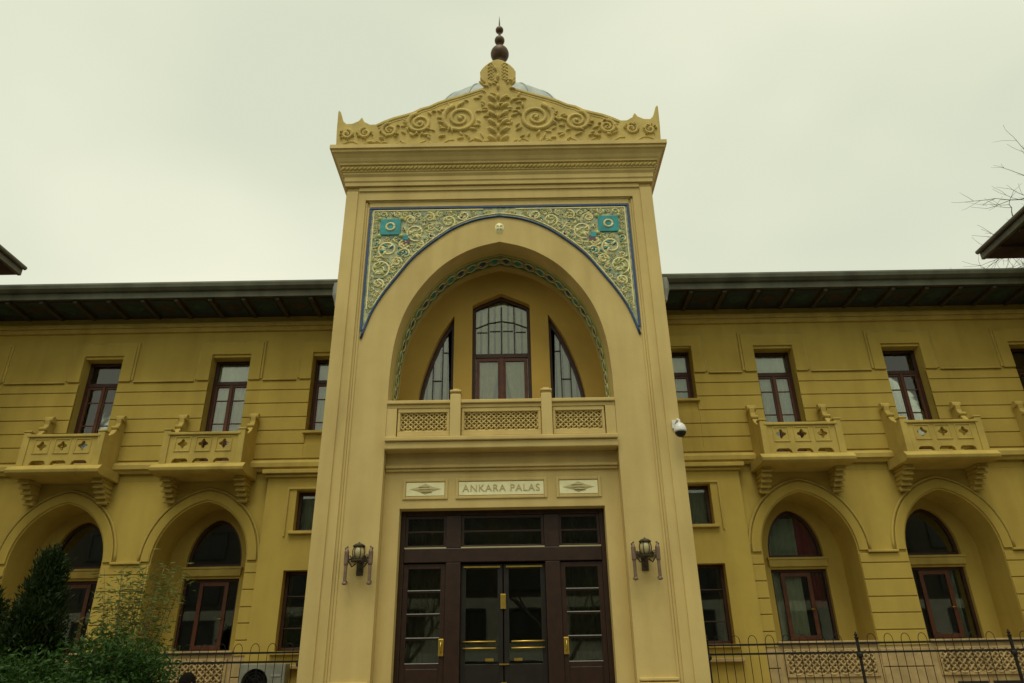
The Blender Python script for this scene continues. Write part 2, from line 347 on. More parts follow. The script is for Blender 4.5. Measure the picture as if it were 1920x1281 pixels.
for s in (-1, 1):
    for (x, z, r, t, a0, sg) in ((.98, 14.93, .47, 2.1, 1.2, 1), (2.02, 14.80, .33, 2.0, 1.3, 1), (2.78, 14.58, .22, 1.8, 1.5, 1), (3.40, 14.50, .17, 1.6, 1.6, 1), (3.86, 14.47, .15, 1.5, 1.6, -1)):
        pts = spiral((s*x, z), r, t, a0 if s > 0 else math.pi - a0, -sg*s, YC)
        n = len(pts); MB().tube(pts, [.066*(1-.5*i/n)*(.7+.9*r) for i in range(n)], 6).build('scroll', 'carved', crest, smooth=True)
        rel.lump((s*x, YC, z), r*.17, .06, r*.17)
        for k in range(8):
            a = rnd.uniform(0, 6.28); q = r*rnd.uniform(.9, 1.2); X = s*x + q*math.cos(a); Z = z + q*math.sin(a)
            if Z > 14.1 and Z < 15.45: rel.lump((X, YC, Z), r*.25, .07, r*.09, a + rnd.choice((.6, -.6)))
    lim = sorted(half, key=lambda p: p[0])
    for k in range(230):                                # small carved leaves between the scrolls
        x = rnd.uniform(.05, 4.05); z = rnd.uniform(14.1, 16.8)
        top = next((lim[i][1] + (lim[i+1][1]-lim[i][1])*(x-lim[i][0])/max(1e-6, lim[i+1][0]-lim[i][0]) for i in range(len(lim)-1) if lim[i][0] <= x <= lim[i+1][0]), 14)
        if x > .33 and z > top - .24: continue
        if x <= .33 and z > 16.1 and x > .3: continue
        if z > 16.85 - x*.8: continue
        if any(math.hypot(x-a, z-b) < r*1.02 for a, b, r in ((.98, 14.93, .47), (2.02, 14.80, .33), (2.78, 14.58, .22), (3.4, 14.5, .17), (3.86, 14.47, .15))): continue
        rel.lump((s*x, YC, z), rnd.uniform(.07, .13), rnd.uniform(.045, .075), rnd.uniform(.025, .045), s*rnd.uniform(-.3, 1.4))
    for k in range(5): rel.tube(spiral((s*.17, 16.30+k*.12), .085, 1.2, 0 if s > 0 else math.pi, s, YC, 12), .022, 5)
    for k in range(6): rel.lump((s*.16, YC, 14.25+k*.27), .17, .10, .065, s*.75)
    for k in range(5):                                   # long flowing stems along the base
        rel.tube([(s*(.4+k*.72+t*.13), YC, 14.16+.09*math.sin(t*1.1+k)) for t in range(6)], .024, 5)
for k in range(7): rel.lump((0, YC, 14.3+k*.34), .05, .08, .13)
stuff(rel.build('relief_foliage', 'carved', crest, smooth=True))
for s in (-1, 1):
    sc_ = [((22.0+14.5)/2 + x*.9, z if abs(x) < 3.7 else min(z, 14.8)) for x, z in crest_poly]
    MB().prism_x([(y, z) for y, z in sc_], s*3.92, s*4.06).build('side_crest', 'carved', B)
# ---------- dome and finial
DY, DR, DC = 18.25, 3.06, 15.90
MB().lathe((0, DY, 14.0), [(3.0, 0), (3.0, 1.75), (3.12, 1.8), (3.12, 1.91), (3.05, 1.95)], 32).build('drum', 'tower', B)
t0 = math.asin(.06/DR)
dome_prof = [(DR*math.cos(t), DC + DR*math.sin(t)) for t in [t0 + (math.pi/2-.1-t0)*i/14 for i in range(15)]] + [(.31, 19.0), (.29, 20.1), (.34, 20.16), (.29, 20.22)]
dome = MB().lathe((0, DY, 0), dome_prof, 40).build('dome', 'lead', B, smooth=True)
for k in range(20):
    a = 2*math.pi*k/20
    MB().tube([(r*math.cos(a), DY + r*math.sin(a), z+.01) for r, z in dome_prof[:15]], .026, 5).build('rib', 'lead', dome, smooth=True)
fp = [(.30, 19.05), (.20, 19.2), (.12, 19.4), (.15, 19.62)] + [(max(.07, .295*math.sin(t)), 19.98-.30*math.cos(t)) for t in [math.pi*(i+2)/14 for i in range(11)]] + [(.06, 20.34), (.055, 20.42)] + \
     [(max(.05, .165*math.sin(t)), 20.58-.165*math.cos(t)) for t in [math.pi*(i+1)/9 for i in range(8)]] + [(.04, 20.78), (.04, 20.9)] + \
     [(max(.035, .13*math.sin(t)), 21.05-.13*math.cos(t)) for t in [math.pi*(i+1)/9 for i in range(8)]] + [(.03, 21.2), (.022, 21.4), (.004, 21.68)]
MB().lathe((0, DY, 0), [(r*1.08, 1.75+(z-1.75)*1.0896-.12) for r, z in fp], 20).build('finial', 'copper', dome, smooth=True)

# ---------- spandrel tile panels
def outer_z(x):
    x = abs(x)
    for (a, za), (b, zb) in zip(outr, outr[1:]):
        if a <= x <= b: return za + (zb-za)*(x-a)/(b-a)
    return 9.0
for s in (-1, 1):
    o2 = [(s*x, z+.02) for x, z in outr]
    sp = MB().prism(o2 + [(s*3.165, 8.97), (s*3.165, 12.39), (0, 12.39)], YP-.018, YP+.02).build('spandrel_panel', 'tileground', B)
    MB().tube([(s*x, YP-.015, z+.01) for x, z in outr] + [(s*3.155, YP-.015, 8.86)], .028, 6).build('border', 'tileblue', sp, smooth=True)
    MB().box(0.002, s*3.185, YP-.045, YP, 12.38, 12.425).build('border', 'tileblue', sp)
    MB().box(s*3.135, s*3.185, YP-.04, YP, 9.05, 12.368).build('border', 'tileblue', sp)
    MB().tube([(s*x, YP-.02, z+.085) for x, z in outr[:-4]], .02, 5).build('inner_border', 'tilecream', sp, smooth=True)
    MB().box(s*.4, s*3.09, YP-.034, YP, 12.325, 12.35).build('inner_border', 'tilecream', sp)
    MB().box(s*3.07, s*3.095, YP-.034, YP, 9.6, 12.32).build('inner_border', 'tilecream', sp)
    # turquoise square with a ring
    tq = MB().box(s*2.40, s*2.90, YP-.05, YP, 11.62, 12.08).build('turquoise_tile', 'tileteal', sp, bevel=.01)
    MB().tube([(s*2.65+.1*math.cos(a), YP-.05, 11.85+.1*math.sin(a)) for a in [2*math.pi*i/16 for i in range(17)]], .028, 6).build('rosette', 'tilecream', tq, smooth=True)
    for (dx, dz) in ((.27, .25), (-.27, .25), (.27, -.25), (-.27, -.25)):
        MB().lump((s*2.65+dx, YP-.03, 11.85+dz), .07, .03, .07).build('corner_boss', 'tilegreen', tq, smooth=True)
    MB().box(s*2.16, s*2.30, YP-.045, YP, 11.36, 11.52).build('maroon_tile', 'tilered', sp)
    MB().box(s*2.20, s*2.34, YP-.052, YP, 11.47, 11.60).build('turquoise_tile', 'tileteal', sp)
    rnd = random.Random(11); circ = []
    def inside(x, z, mrg): return .15 < x < 3.09-mrg and z < 12.34-mrg and z > outer_z(x)+.08+mrg and z > outer_z(min(3.1, x+mrg))+.05 and z > outer_z(max(.15, x-mrg*.8))+mrg*.75+.04
    for r in [.27]*50 + [.2]*160 + [.15]*300 + [.105]*700 + [.075]*1500 + [.055]*2500:
        x = rnd.uniform(.2, 3.1); z = rnd.uniform(9.2, 12.33)
        if not inside(x, z, r*.85): continue
        if 2.36-r*.8 < x < 2.94+r*.8 and 11.58-r*.8 < z < 12.12+r*.8: continue
        if any(math.hypot(x-a, z-b) < (r+q)*.86 for a, b, q in circ): continue
        circ.append((x, z, r))
    ar = MB(); lv = {'tilecream': MB(), 'tilegreen': MB(), 'tileteal': MB(), 'tileblue': MB()}
    for i, (x, z, r) in enumerate(circ):
        sg = 1 if i % 2 else -1
        pts = spiral((s*x, z), r*.93, 1.6 if r > .12 else 1.2, rnd.uniform(0, 6.28), sg, YP-.018, 20 if r > .12 else 12, .2)
        n = len(pts); ar.tube(pts, [min(.030, r*.2)*(1-.4*j/n) for j in range(n)], 5)
        key = rnd.choice(['tilecream']*3 + ['tilegreen', 'tileteal', 'tileblue'])
        for p in range(9 if r > .12 else 4):
            a = rnd.uniform(0, 6.28); lv['tilecream' if rnd.random() < .5 else key].lump((s*x+r*.45*math.cos(a), YP-.018, z+r*.45*math.sin(a)), r*.36, .03, r*.13, a+rnd.uniform(-.5, .5), 6)
        for p in range(7):
            a = rnd.uniform(0, 6.28); X = x+r*1.06*math.cos(a); Z = z+r*1.06*math.sin(a)
            if inside(X, Z, .04): lv[rnd.choice(('tilecream', 'tilecream', 'tilegreen', 'tileteal'))].lump((s*X, YP-.018, Z), r*.28, .028, r*.1, rnd.uniform(0, 3.1), 6)
    stuff(ar.build('arabesque', 'tilecream', sp, smooth=True))
    for k, v in lv.items():
        if v.v: stuff(v.build('arabesque_leaves', k, sp, smooth=True))
# keystone medallion
med = MB().lump((0, YP, 11.80), .115, .05, .15, 0, 14).build('medallion', 'plaque', B, smooth=True)
for k in range(4): MB().lump((.055*math.cos(k*1.571+.785), YP-.04, 11.79+.06*math.sin(k*1.571+.785)), .045, .03, .03, k*1.571+.785).build('petal', 'plaque', med, smooth=True)
# ---------- intrados band of painted tile
def arch_inset(d):
    P = [(-x, z) for x, z in reversed(inn)] + inn[1:]; o = []
    for i, p in enumerate(P):
        a = Vector(P[max(i-1, 0)]); b = Vector(P[min(i+1, len(P)-1)]); t = (b-a).normalized(); o.append((p[0] + t[1]*d, p[1] - t[0]*d))
    return o
A0 = arch_inset(.003); A1 = arch_inset(.014); A2 = arch_inset(.03)
def strip(name, y0, y1, P, m, parent):
    mb = MB(); n = len(P); Q = arch_inset(-.02)
    mb.v = [(x, y0, z) for x, z in P] + [(x, y1, z) for x, z in P] + [(x, y0, z) for x, z in Q] + [(x, y1, z) for x, z in Q]
    for i in range(n-1): mb.f += [(i, i+1, n+i+1, n+i), (2*n+i, 2*n+i+1, i+1, i), (n+i, n+i+1, 3*n+i+1, 3*n+i)]
    return mb.build(name, m, parent)
band = strip('tile_band', 15.18, 15.74, A0, 'tileground', B)
for y in (15.18, 15.69): strip('band_border', y, y+.05, A2, 'tilegreen', band)
for y in (15.26, 15.645): strip('band_line', y, y+.018, A1, 'tileblue', band)
Ls = [0]
for i in range(1, len(A1)): Ls.append(Ls[-1] + (Vector(A1[i])-Vector(A1[i-1])).length)
nt_ = 34; flo = MB()
for k in range(nt_):
    q = Ls[-1]*(k+.5)/nt_; i = next(i for i in range(1, len(Ls)) if Ls[i] >= q); u = (q-Ls[i-1])/(Ls[i]-Ls[i-1])
    p = Vector(A1[i-1]).lerp(Vector(A1[i]), u); t = (Vector(A1[i])-Vector(A1[i-1])).normalized(); nn = Vector((t[1], -t[0]))
    def Q(a, y, d): w = p + t*a + nn*d; return (w[0], y, w[1])
    MB().add([Q(-.10, 15.46, -.01), Q(0, 15.33, -.01), Q(.10, 15.46, -.01), Q(0, 15.59, -.01), Q(-.05, 15.46, .02), Q(0, 15.39, .02), Q(.05, 15.46, .02), Q(0, 15.53, .02)],
             [(0,1,5,4),(1,2,6,5),(2,3,7,6),(3,0,4,7),(4,5,6,7)]).build('tile', 'tileblue' if k % 2 else 'tileteal', band)
    for sy in (-1, 1):
        flo.tube([Q(-.13+.052*j, 15.46+sy*(.06+.085*math.sin(math.pi*j/5)), .008) for j in range(6)], .016, 5)
stuff(flo.build('vine_relief', 'tilecream', band, smooth=True))
for s in (-1, 1):
    cap = MB().box(s*2.30, s*2.47, 15.1, 15.82, 7.36, 7.44).box(s*2.34, s*2.47, 15.14, 15.78, 7.28, 7.36).box(s*2.385, s*2.47, 15.18, 15.74, 7.2, 7.28)
    cap.build('springer_corbel', 'wood', B, bevel=.01)

# ---------- windows
def curtain(parent, x0, x1, z0, z1, y, m, pleats=8, amp=.035, top=None, taper=0):
    n = max(12, pleats*6); mb = MB(); rows = 7
    for j in range(rows):
        t = j/(rows-1)
        for i in range(n+1):
            u = i/n; x = x0+(x1-x0)*u; xx = x0+(x1-x0)*u*(1-taper*(1-t)**1.3)
            zt = z1 if top is None else min(z1, top(x))
            mb.v.append((xx, y + amp*math.sin(u*pleats*2*math.pi + .6*math.sin(3*u+t)), z0+(zt-z0)*t))
    for j in range(rows-1):
        for i in range(n): mb.f.append((j*(n+1)+i, j*(n+1)+i+1, (j+1)*(n+1)+i+1, (j+1)*(n+1)+i))
    return mb.build('curtain', m, parent, smooth=True, fix=False)
def pane(parent, outline, y, g=None): return MB().prism(outline, y, y+.006).build('pane', g or GL, parent)
def bars(mb, x0, x1, z0, z1, y0, y1, w):
    mb.box(x0, x0+w, y0, y1, z0, z1).box(x1-w, x1, y0, y1, z0, z1).box(x0+w, x1-w, y0, y1, z1-w, z1).box(x0+w, x1-w, y0, y1, z0, z0+w)
def upper_window(xc, z0, z1, hw=.5, y=17.30):
    f = MB(); x0, x1 = xc-hw, xc+hw; zt = z1-.62
    bars(f, x0, x1, z0, z1, y, y+.10, .07); f.box(x0+.07, x1-.07, y+.002, y+.098, zt-.05, zt+.05)
    w = f.build('window', 'wood', B, bevel=.006)
    for a, b in ((x0+.072, xc-.012), (xc+.012, x1-.072)):
        q = MB(); bars(q, a, b, z0+.072, zt-.052, y+.02, y+.08, .055)
        k = 3; h = (zt-.052-z0-.072)
        for j in range(1, k+1):
            zz = zt-.052-.42-.62*(j-1)
            if zz > z0+.25: q.box(a+.055, b-.055, y+.035, y+.07, zz-.014, zz+.014)
        s_ = q.build('sash', 'woodred', w, bevel=.004)
    MB().box(xc-.03, xc+.03, y-.012, y+.018, z0+.08, zt-.052).build('mullion', 'woodred', w, bevel=.005)
    pane(w, rect(x0+.07, x1-.07, z0+.07, zt-.05), y+.05); pane(w, rect(x0+.07, x1-.07, zt+.05, z1-.07), y+.05)
    curtain(w, x0+.05, x1-.05, zt+.03, z1-.03, y+.17, 'curtain', 5, .02)
    curtain(w, x0+.05, xc-.01, z0+.05, zt-.02, y+.17, 'curtaindim' if int(abs(xc)*10) % 2 else 'curtain', 4, .03)
    curtain(w, xc+.02, x1-.05, z0+.05, zt-.02, y+.17, 'curtain', 4, .03)
    return w
# ---------- loggia back wall and its windows
YB = 16.0
zA = [(-2.0, 7.75), (-1.97, 8.1), (-1.86, 8.6), (-1.68, 9.15), (-1.48, 9.62), (-1.17, 10.13)]
arcL = catmull(zA, 4)
wl = MB(); ZL0, ZT = 6.3, 12.2
cw = [(-.72, 6.9), (-.72, 10.40), (-.55, 10.50), (0, 10.74), (.55, 10.50), (.72, 10.40), (.72, 6.9)]
wl.prism(rect(-2.8, 2.8, ZL0, ZT), YB+.003, YB+.32, holes=[cw] + [[(s*x, z) for x, z in [(-2.0, 6.9)] + arcL + [(-1.17, 6.9)]] for s in (-1, 1)])
wl.build('loggia_wall', 'niche', B)
fy = YB+.18
cwi = [(-.64, 6.98), (-.64, 10.35), (-.52, 10.42), (0, 10.65), (.52, 10.42), (.64, 10.35), (.64, 6.98)]
w = MB().prism(cw, fy, fy+.1, holes=[cwi]).box(-.64, .64, fy+.004, fy+.1, 9.03, 9.14).build('window', 'wood', B, bevel=.006)
for a, b in ((-.63, -.012), (.012, .63)):
    q = MB(); bars(q, a, b, 6.99, 9.025, fy+.02, fy+.08, .085); q.build('sash', 'woodred', w, bevel=.005)
MB().box(-.05, .05, fy-.015, fy+.018, 7.0, 9.02).build('mullion', 'woodred', w, bevel=.006)
g = MB()
for x in (-.32, 0, .32): g.box(x-.016, x+.016, fy+.03, fy+.07, 9.14, 10.45)
g.tube([(-.64, fy+.05, 9.86), (-.3, fy+.05, 10.0), (0, fy+.05, 10.05), (.3, fy+.05, 10.0), (.64, fy+.05, 9.86)], .02, 5)
for x in (-.48, -.16, .16, .48): g.box(x-.13, x+.13, fy+.03, fy+.06, 9.78-.1*abs(x), 9.80-.1*abs(x))
g.build('glazing_bar', 'doorwood', w)
pane(w, rect(-.64, .64, 6.98, 9.03), fy+.05); pane(w, [(-.64, 9.14), (.64, 9.14), (.64, 10.35), (.52, 10.42), (0, 10.65), (-.52, 10.42), (-.64, 10.35)], fy+.05)
for k in range(8):
    x = -.60+.171*k; MB().box(x-.055, x+.055, fy+.18, fy+.19, 9.1, 10.7-.45*abs(x)).build('blind_slat', 'curtaincream', w)
curtain(w, -.66, -.02, 6.95, 9.06, fy+.24, 'curtaindim', 6, .05); curtain(w, .02, .66, 6.95, 9.06, fy+.24, 'curtaindim', 6, .05)
for s in (-1, 1): curtain(w, s*.64, s*.06, 6.95, 9.06, fy+.135, 'curtaincream', 4, .03, taper=.72)
for s in (-1, 1):
    ol = [(s*x, z) for x, z in [(-2.0, 6.9)] + arcL + [(-1.17, 6.9)]]
    il = [(s*x, z) for x, z in [(-1.93, 6.97)] + [(x+.075, z-.06) for x, z in arcL[1:-2]] + [(-1.24, 9.93), (-1.24, 6.97)]]
    w = MB().prism(ol, fy, fy+.1, holes=[il]).build('window', 'wood', B, bevel=.006)
    g = MB()
    for x, zt in ((-1.45, 9.6), (-1.68, 9.05)): g.box(s*(x-.013), s*(x+.013), fy+.03, fy+.07, 6.97, zt)
    for x, z in ((-1.34, 9.2), (-1.56, 8.45), (-1.8, 7.75)): g.box(s*(x-.11), s*(x+.11), fy+.03, fy+.065, z-.013, z+.013)
    g.build('glazing_bar', 'doorwood', w); pane(w, il, fy+.05)
    for k in range(6):
        x = 1.09+.165*k; zt = 10.15-max(0, x-1.17)*1.75 if x < 1.7 else 9.2-(x-1.7)*4.2
        MB().box(s*(x-.058), s*(x+.058), fy+.18, fy+.19, 6.95, zt).build('blind_slat', 'curtain', w)
# ---------- balcony of the loggia
def lattice(x0, x1, z0, z1, y, r, tr, m, name, parent):
    mb = MB(); nx = max(2, round((x1-x0)/(r*1.25))); nz_ = max(2, round((z1-z0)/(r*1.1)))
    for i in range(nx):
        for j in range(nz_):
            cx_ = x0+(x1-x0)*(i+.5)/nx; cz_ = z0+(z1-z0)*(j+.5)/nz_
            pts = []
            for k in range(13):
                a = 2*math.pi*k/12; q = r*(1+.22*math.cos(4*a))
                pts.append((min(x1, max(x0, cx_+q*math.cos(a))), y - .012*((i+j) % 2) - .008*math.sin(3*a), min(z1, max(z0, cz_+q*math.sin(a)))))
            mb.tube(pts, tr, 5, cap=False)
            if (i+j) % 2 == 0: mb.lump((cx_, y, cz_), r*.42, .03, r*.22, .6 if i % 2 else -.6, 6)
    return stuff(mb.build(name, m, parent, smooth=True))
slab = MB().box(-2.458, 2.458, 14.55, 16.0, 6.24, 6.40).box(-2.457, 2.457, 14.50, 15.0, 6.402, 6.50).build('loggia_balcony', 'tower', B, bevel=.02)
MB().box(-2.456, 2.456, 14.58, 14.84, 7.26, 7.34).box(-2.455, 2.455, 14.63, 14.80, 7.17, 7.258).build('handrail', 'tower', slab, bevel=.015)
for x0, x1 in ((-2.455, -2.24), (2.24, 2.455)): MB().box(x0, x1, 14.62, 14.82, 6.50, 7.168).build('end_post', 'tower', slab, bevel=.012)
for x in (-.98, .98):
    MB().box(x-.115, x+.115, 14.54, 14.88, 6.50, 7.45).box(x-.09, x+.09, 14.57, 14.85, 7.452, 7.50).box(x-.125, x+.125, 14.535, 14.885, 7.502, 7.55).box(x-.07, x+.07, 14.6, 14.82, 7.552, 7.60).build('post', 'tower', slab, bevel=.015)
for x0, x1 in ((-2.22, -1.11), (-.85, .85), (1.11, 2.22)):
    fr = MB(); fr.box(x0, x1, 14.65, 14.79, 7.08, 7.166).box(x0, x1, 14.65, 14.79, 6.545, 6.66).box(x0, x0+.05, 14.65, 14.79, 6.66, 7.08).box(x1-.05, x1, 14.65, 14.79, 6.66, 7.08)
    fr.build('panel_frame', 'tower', slab, bevel=.008)
    MB().box(x0+.05, x1-.05, 14.74, 14.77, 6.66, 7.08).build('panel_back', 'carved', slab)
    lattice(x0+.055, x1-.055, 6.665, 7.075, 14.715, .085, .017, 'tower', 'panel_tracery', slab)
# ---------- portal wall above the doors
pw = MB().prism(rect(-2.457, 2.457, 1.28, 6.238), 14.90, 15.35, holes=[rect(-2.12, 2.12, 1.281, 5.07)]).build('portal_wall', 'tower', B)
MB().box(-2.452, 2.452, 14.80, 14.92, 5.90, 5.965).box(-2.451, 2.451, 14.845, 14.92, 5.84, 5.898).build('string_moulding', 'tower', pw, bevel=.012)
for x0, x1, nm in ((-2.0, -1.2, 0), (-.90, .87, 1), (1.2, 2.0, 0)):
    fr = MB(); bars(fr, x0-.07, x1+.07, 5.25, 5.68, 14.872, 14.92, .06); fr.build('plaque_frame', 'tower', pw, bevel=.012)
    pl = MB().box(x0, x1, 14.885, 14.93, 5.325, 5.605).build('sign_plaque' if nm else 'ornament_plaque', 'plaque', pw, bevel=.006)
    cx_ = (x0+x1)/2
    if nm:
        pl['label'] = 'pale marble name plaque with carved capital letters above the doors'
        cu = bpy.data.curves.new('lettering', 'FONT'); cu.body = 'ANKARA PALAS'; cu.size = .205; cu.extrude = .008; cu.align_x = 'CENTER'; cu.align_y = 'CENTER'; cu.space_character = 1.14
        to = bpy.data.objects.new('lettering_curve', cu); COL.objects.link(to)
        bpy.context.view_layer.update()
        me = bpy.data.meshes.new_from_object(to.evaluated_get(bpy.context.evaluated_depsgraph_get()))
        bpy.data.objects.remove(to); me.materials.clear(); me.materials.append(MT['letter'])
        lt = bpy.data.objects.new('lettering', me); COL.objects.link(lt); lt.parent = pw; lt.rotation_euler = (R(90), 0, 0)
        lt.location = Vector((cx_, 14.882, 5.465)) - WPOS[pw.name]
    else:
        dm = MB(); c = (cx_, 5.465)
        dm.add([(c[0]-.36, 14.886, c[1]), (c[0]-.16, 14.886, c[1]+.055), (c[0], 14.886, c[1]+.12), (c[0]+.16, 14.886, c[1]+.055), (c[0]+.36, 14.886, c[1]), (c[0]+.16, 14.886, c[1]-.055), (c[0], 14.886, c[1]-.12), (c[0]-.16, 14.886, c[1]-.055), (c[0], 14.865, c[1])],
               [(i, (i+1) % 8, 8) for i in range(8)])
        for k in range(3): dm.tube([(c[0]-.14+.03*k, 14.872, c[1]+.05-.05*k), (c[0]+.08+.03*k, 14.872, c[1]+.05-.05*k)], .012, 5)
        dm.build('lozenge', 'letter', pw)
# ---------- entrance doors
YD = 15.16
fr = MB(); bars(fr, -2.12, 2.12, 1.3, 5.07, YD, YD+.16, .1)
fr.box(-2.02, 2.02, YD-.03, YD+.14, 4.02, 4.30)
for s in (-1, 1):
    fr.box(s*.86, s*1.16, YD-.02, YD+.14, 4.302, 4.968).box(s*.86, s*1.16, YD-.02, YD+.14, 1.3, 4.018)
door = MB.build(fr, 'entrance_door', 'doorwood', B, bevel=.012)
for x0, x1 in ((-2.02, -1.16), (-.86, .86), (1.16, 2.02)):
    t = MB(); bars(t, x0, x1, 4.302, 4.968, YD+.03, YD+.1, .06); t.box(x0+.06, x1-.06, YD+.035, YD+.09, 4.62, 4.66).build('transom_sash', 'doorwood', door, bevel=.006)
    pane(door, rect(x0+.06, x1-.06, 4.36, 4.91), YD+.065, GLD)
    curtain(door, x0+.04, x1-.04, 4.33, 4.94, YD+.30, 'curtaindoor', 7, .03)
    MB().box(x0, x1, YD-.005, YD+.028, 4.302, 4.325).build('brass_strip', 'letter', door)
for s in (-1, 1):                                   # side leaves with four panes
    x0, x1 = sorted((s*1.162, s*2.018)); lf = MB(); bars(lf, x0, x1, 1.32, 4.0, YD+.02, YD+.09, .10)
    lf.box(x0+.1, x1-.1, YD+.025, YD+.085, 1.42, 2.14)
    for z in (2.58, 3.02, 3.46): lf.box(x0+.1, x1-.1, YD+.035, YD+.08, z-.018, z+.018)
    lf.build('side_leaf', 'doorwood', door, bevel=.008)
    for z0, z1 in ((2.14, 2.562), (2.598, 3.002), (3.038, 3.442), (3.478, 3.9)):
        pane(door, rect(x0+.1, x1-.1, z0, z1), YD+.06, GLD)
        MB().box(x0+.1, x1-.1, YD+.02, YD+.036, z0, z0+.014).build('glazing_bead', 'greymetal', door)
    MB().box(x0+.12, x1-.12, YD+.012, YD+.028, 1.5, 2.05).build('kick_panel', 'doorwood', door, bevel=.01)
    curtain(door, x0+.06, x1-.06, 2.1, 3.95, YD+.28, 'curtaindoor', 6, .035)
    xh = s*1.22
    MB().box(xh-.05, xh+.05, YD-.012, YD+.022, 2.27, 2.58).build('lock_plate', 'brass', door, bevel=.008)
    MB().tube([(xh, YD-.01, 2.34), (xh, YD-.06, 2.36), (xh, YD-.06, 2.5), (xh, YD-.01, 2.52)], .014, 6).build('handle', 'brass', door, smooth=True)
    # double glazed leaf, dark metal
    a, b = sorted((s*.012, s*.855)); q = MB(); bars(q, a, b, 1.32, 3.99, YD+.09, YD+.15, .1)
    q.box(a+.1, b-.1, YD+.095, YD+.145, 1.42, 2.12)
    q.build('double_leaf', 'doordark', door, bevel=.006)
    pane(door, rect(a+.1, b-.1, 2.12, 3.89), YD+.12, GLD)
    for z in (2.40, 2.52): MB().tube([(s*.16, YD+.09, z), (s*.16, YD+.04, z), (s*.80, YD+.04, z), (s*.80, YD+.09, z)], .016, 6).build('push_bar', 'brass', door, smooth=True)
    MB().box(s*.06, s*.80, YD+.06, YD+.088, 3.915, 3.945).build('closer_arm', 'brass', door)
    MB().box(s*.2, s*.36, YD+.06, YD+.092, 2.17, 2.22).build('latch', 'brass', door)
MB().box(-.055, .05, YD+.055, YD+.088, 3.12, 3.40).build('name_plate', 'brass', door, bevel=.005)
MB().box(-.09, .10, YD+.06, YD+.088, 2.10, 2.125).build('latch', 'brass', door)
MB().box(-.05, .05, YD+.06, YD+.088, 1.62, 1.80).build('latch', 'brass', door)
# ---------- interior (dim rooms behind the glass)
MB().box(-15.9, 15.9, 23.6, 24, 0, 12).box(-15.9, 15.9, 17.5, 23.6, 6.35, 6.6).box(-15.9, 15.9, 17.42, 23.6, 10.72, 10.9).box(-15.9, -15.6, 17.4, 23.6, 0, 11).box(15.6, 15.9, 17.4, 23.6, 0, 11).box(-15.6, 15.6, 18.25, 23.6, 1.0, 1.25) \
   .box(-2.9, 2.9, 16.4, 23.5, 5.9, 6.2).box(-2.9, -2.75, 15.4, 18.3, 1.2, 6.2).box(2.75, 2.9, 15.4, 18.3, 1.2, 6.2).box(-2.9, 2.9, 15.36, 19, 1.1, 1.28).box(-2.74, 2.74, 15.36, 16.5, 5.3, 5.89).build('inner_shell', 'interior', B)

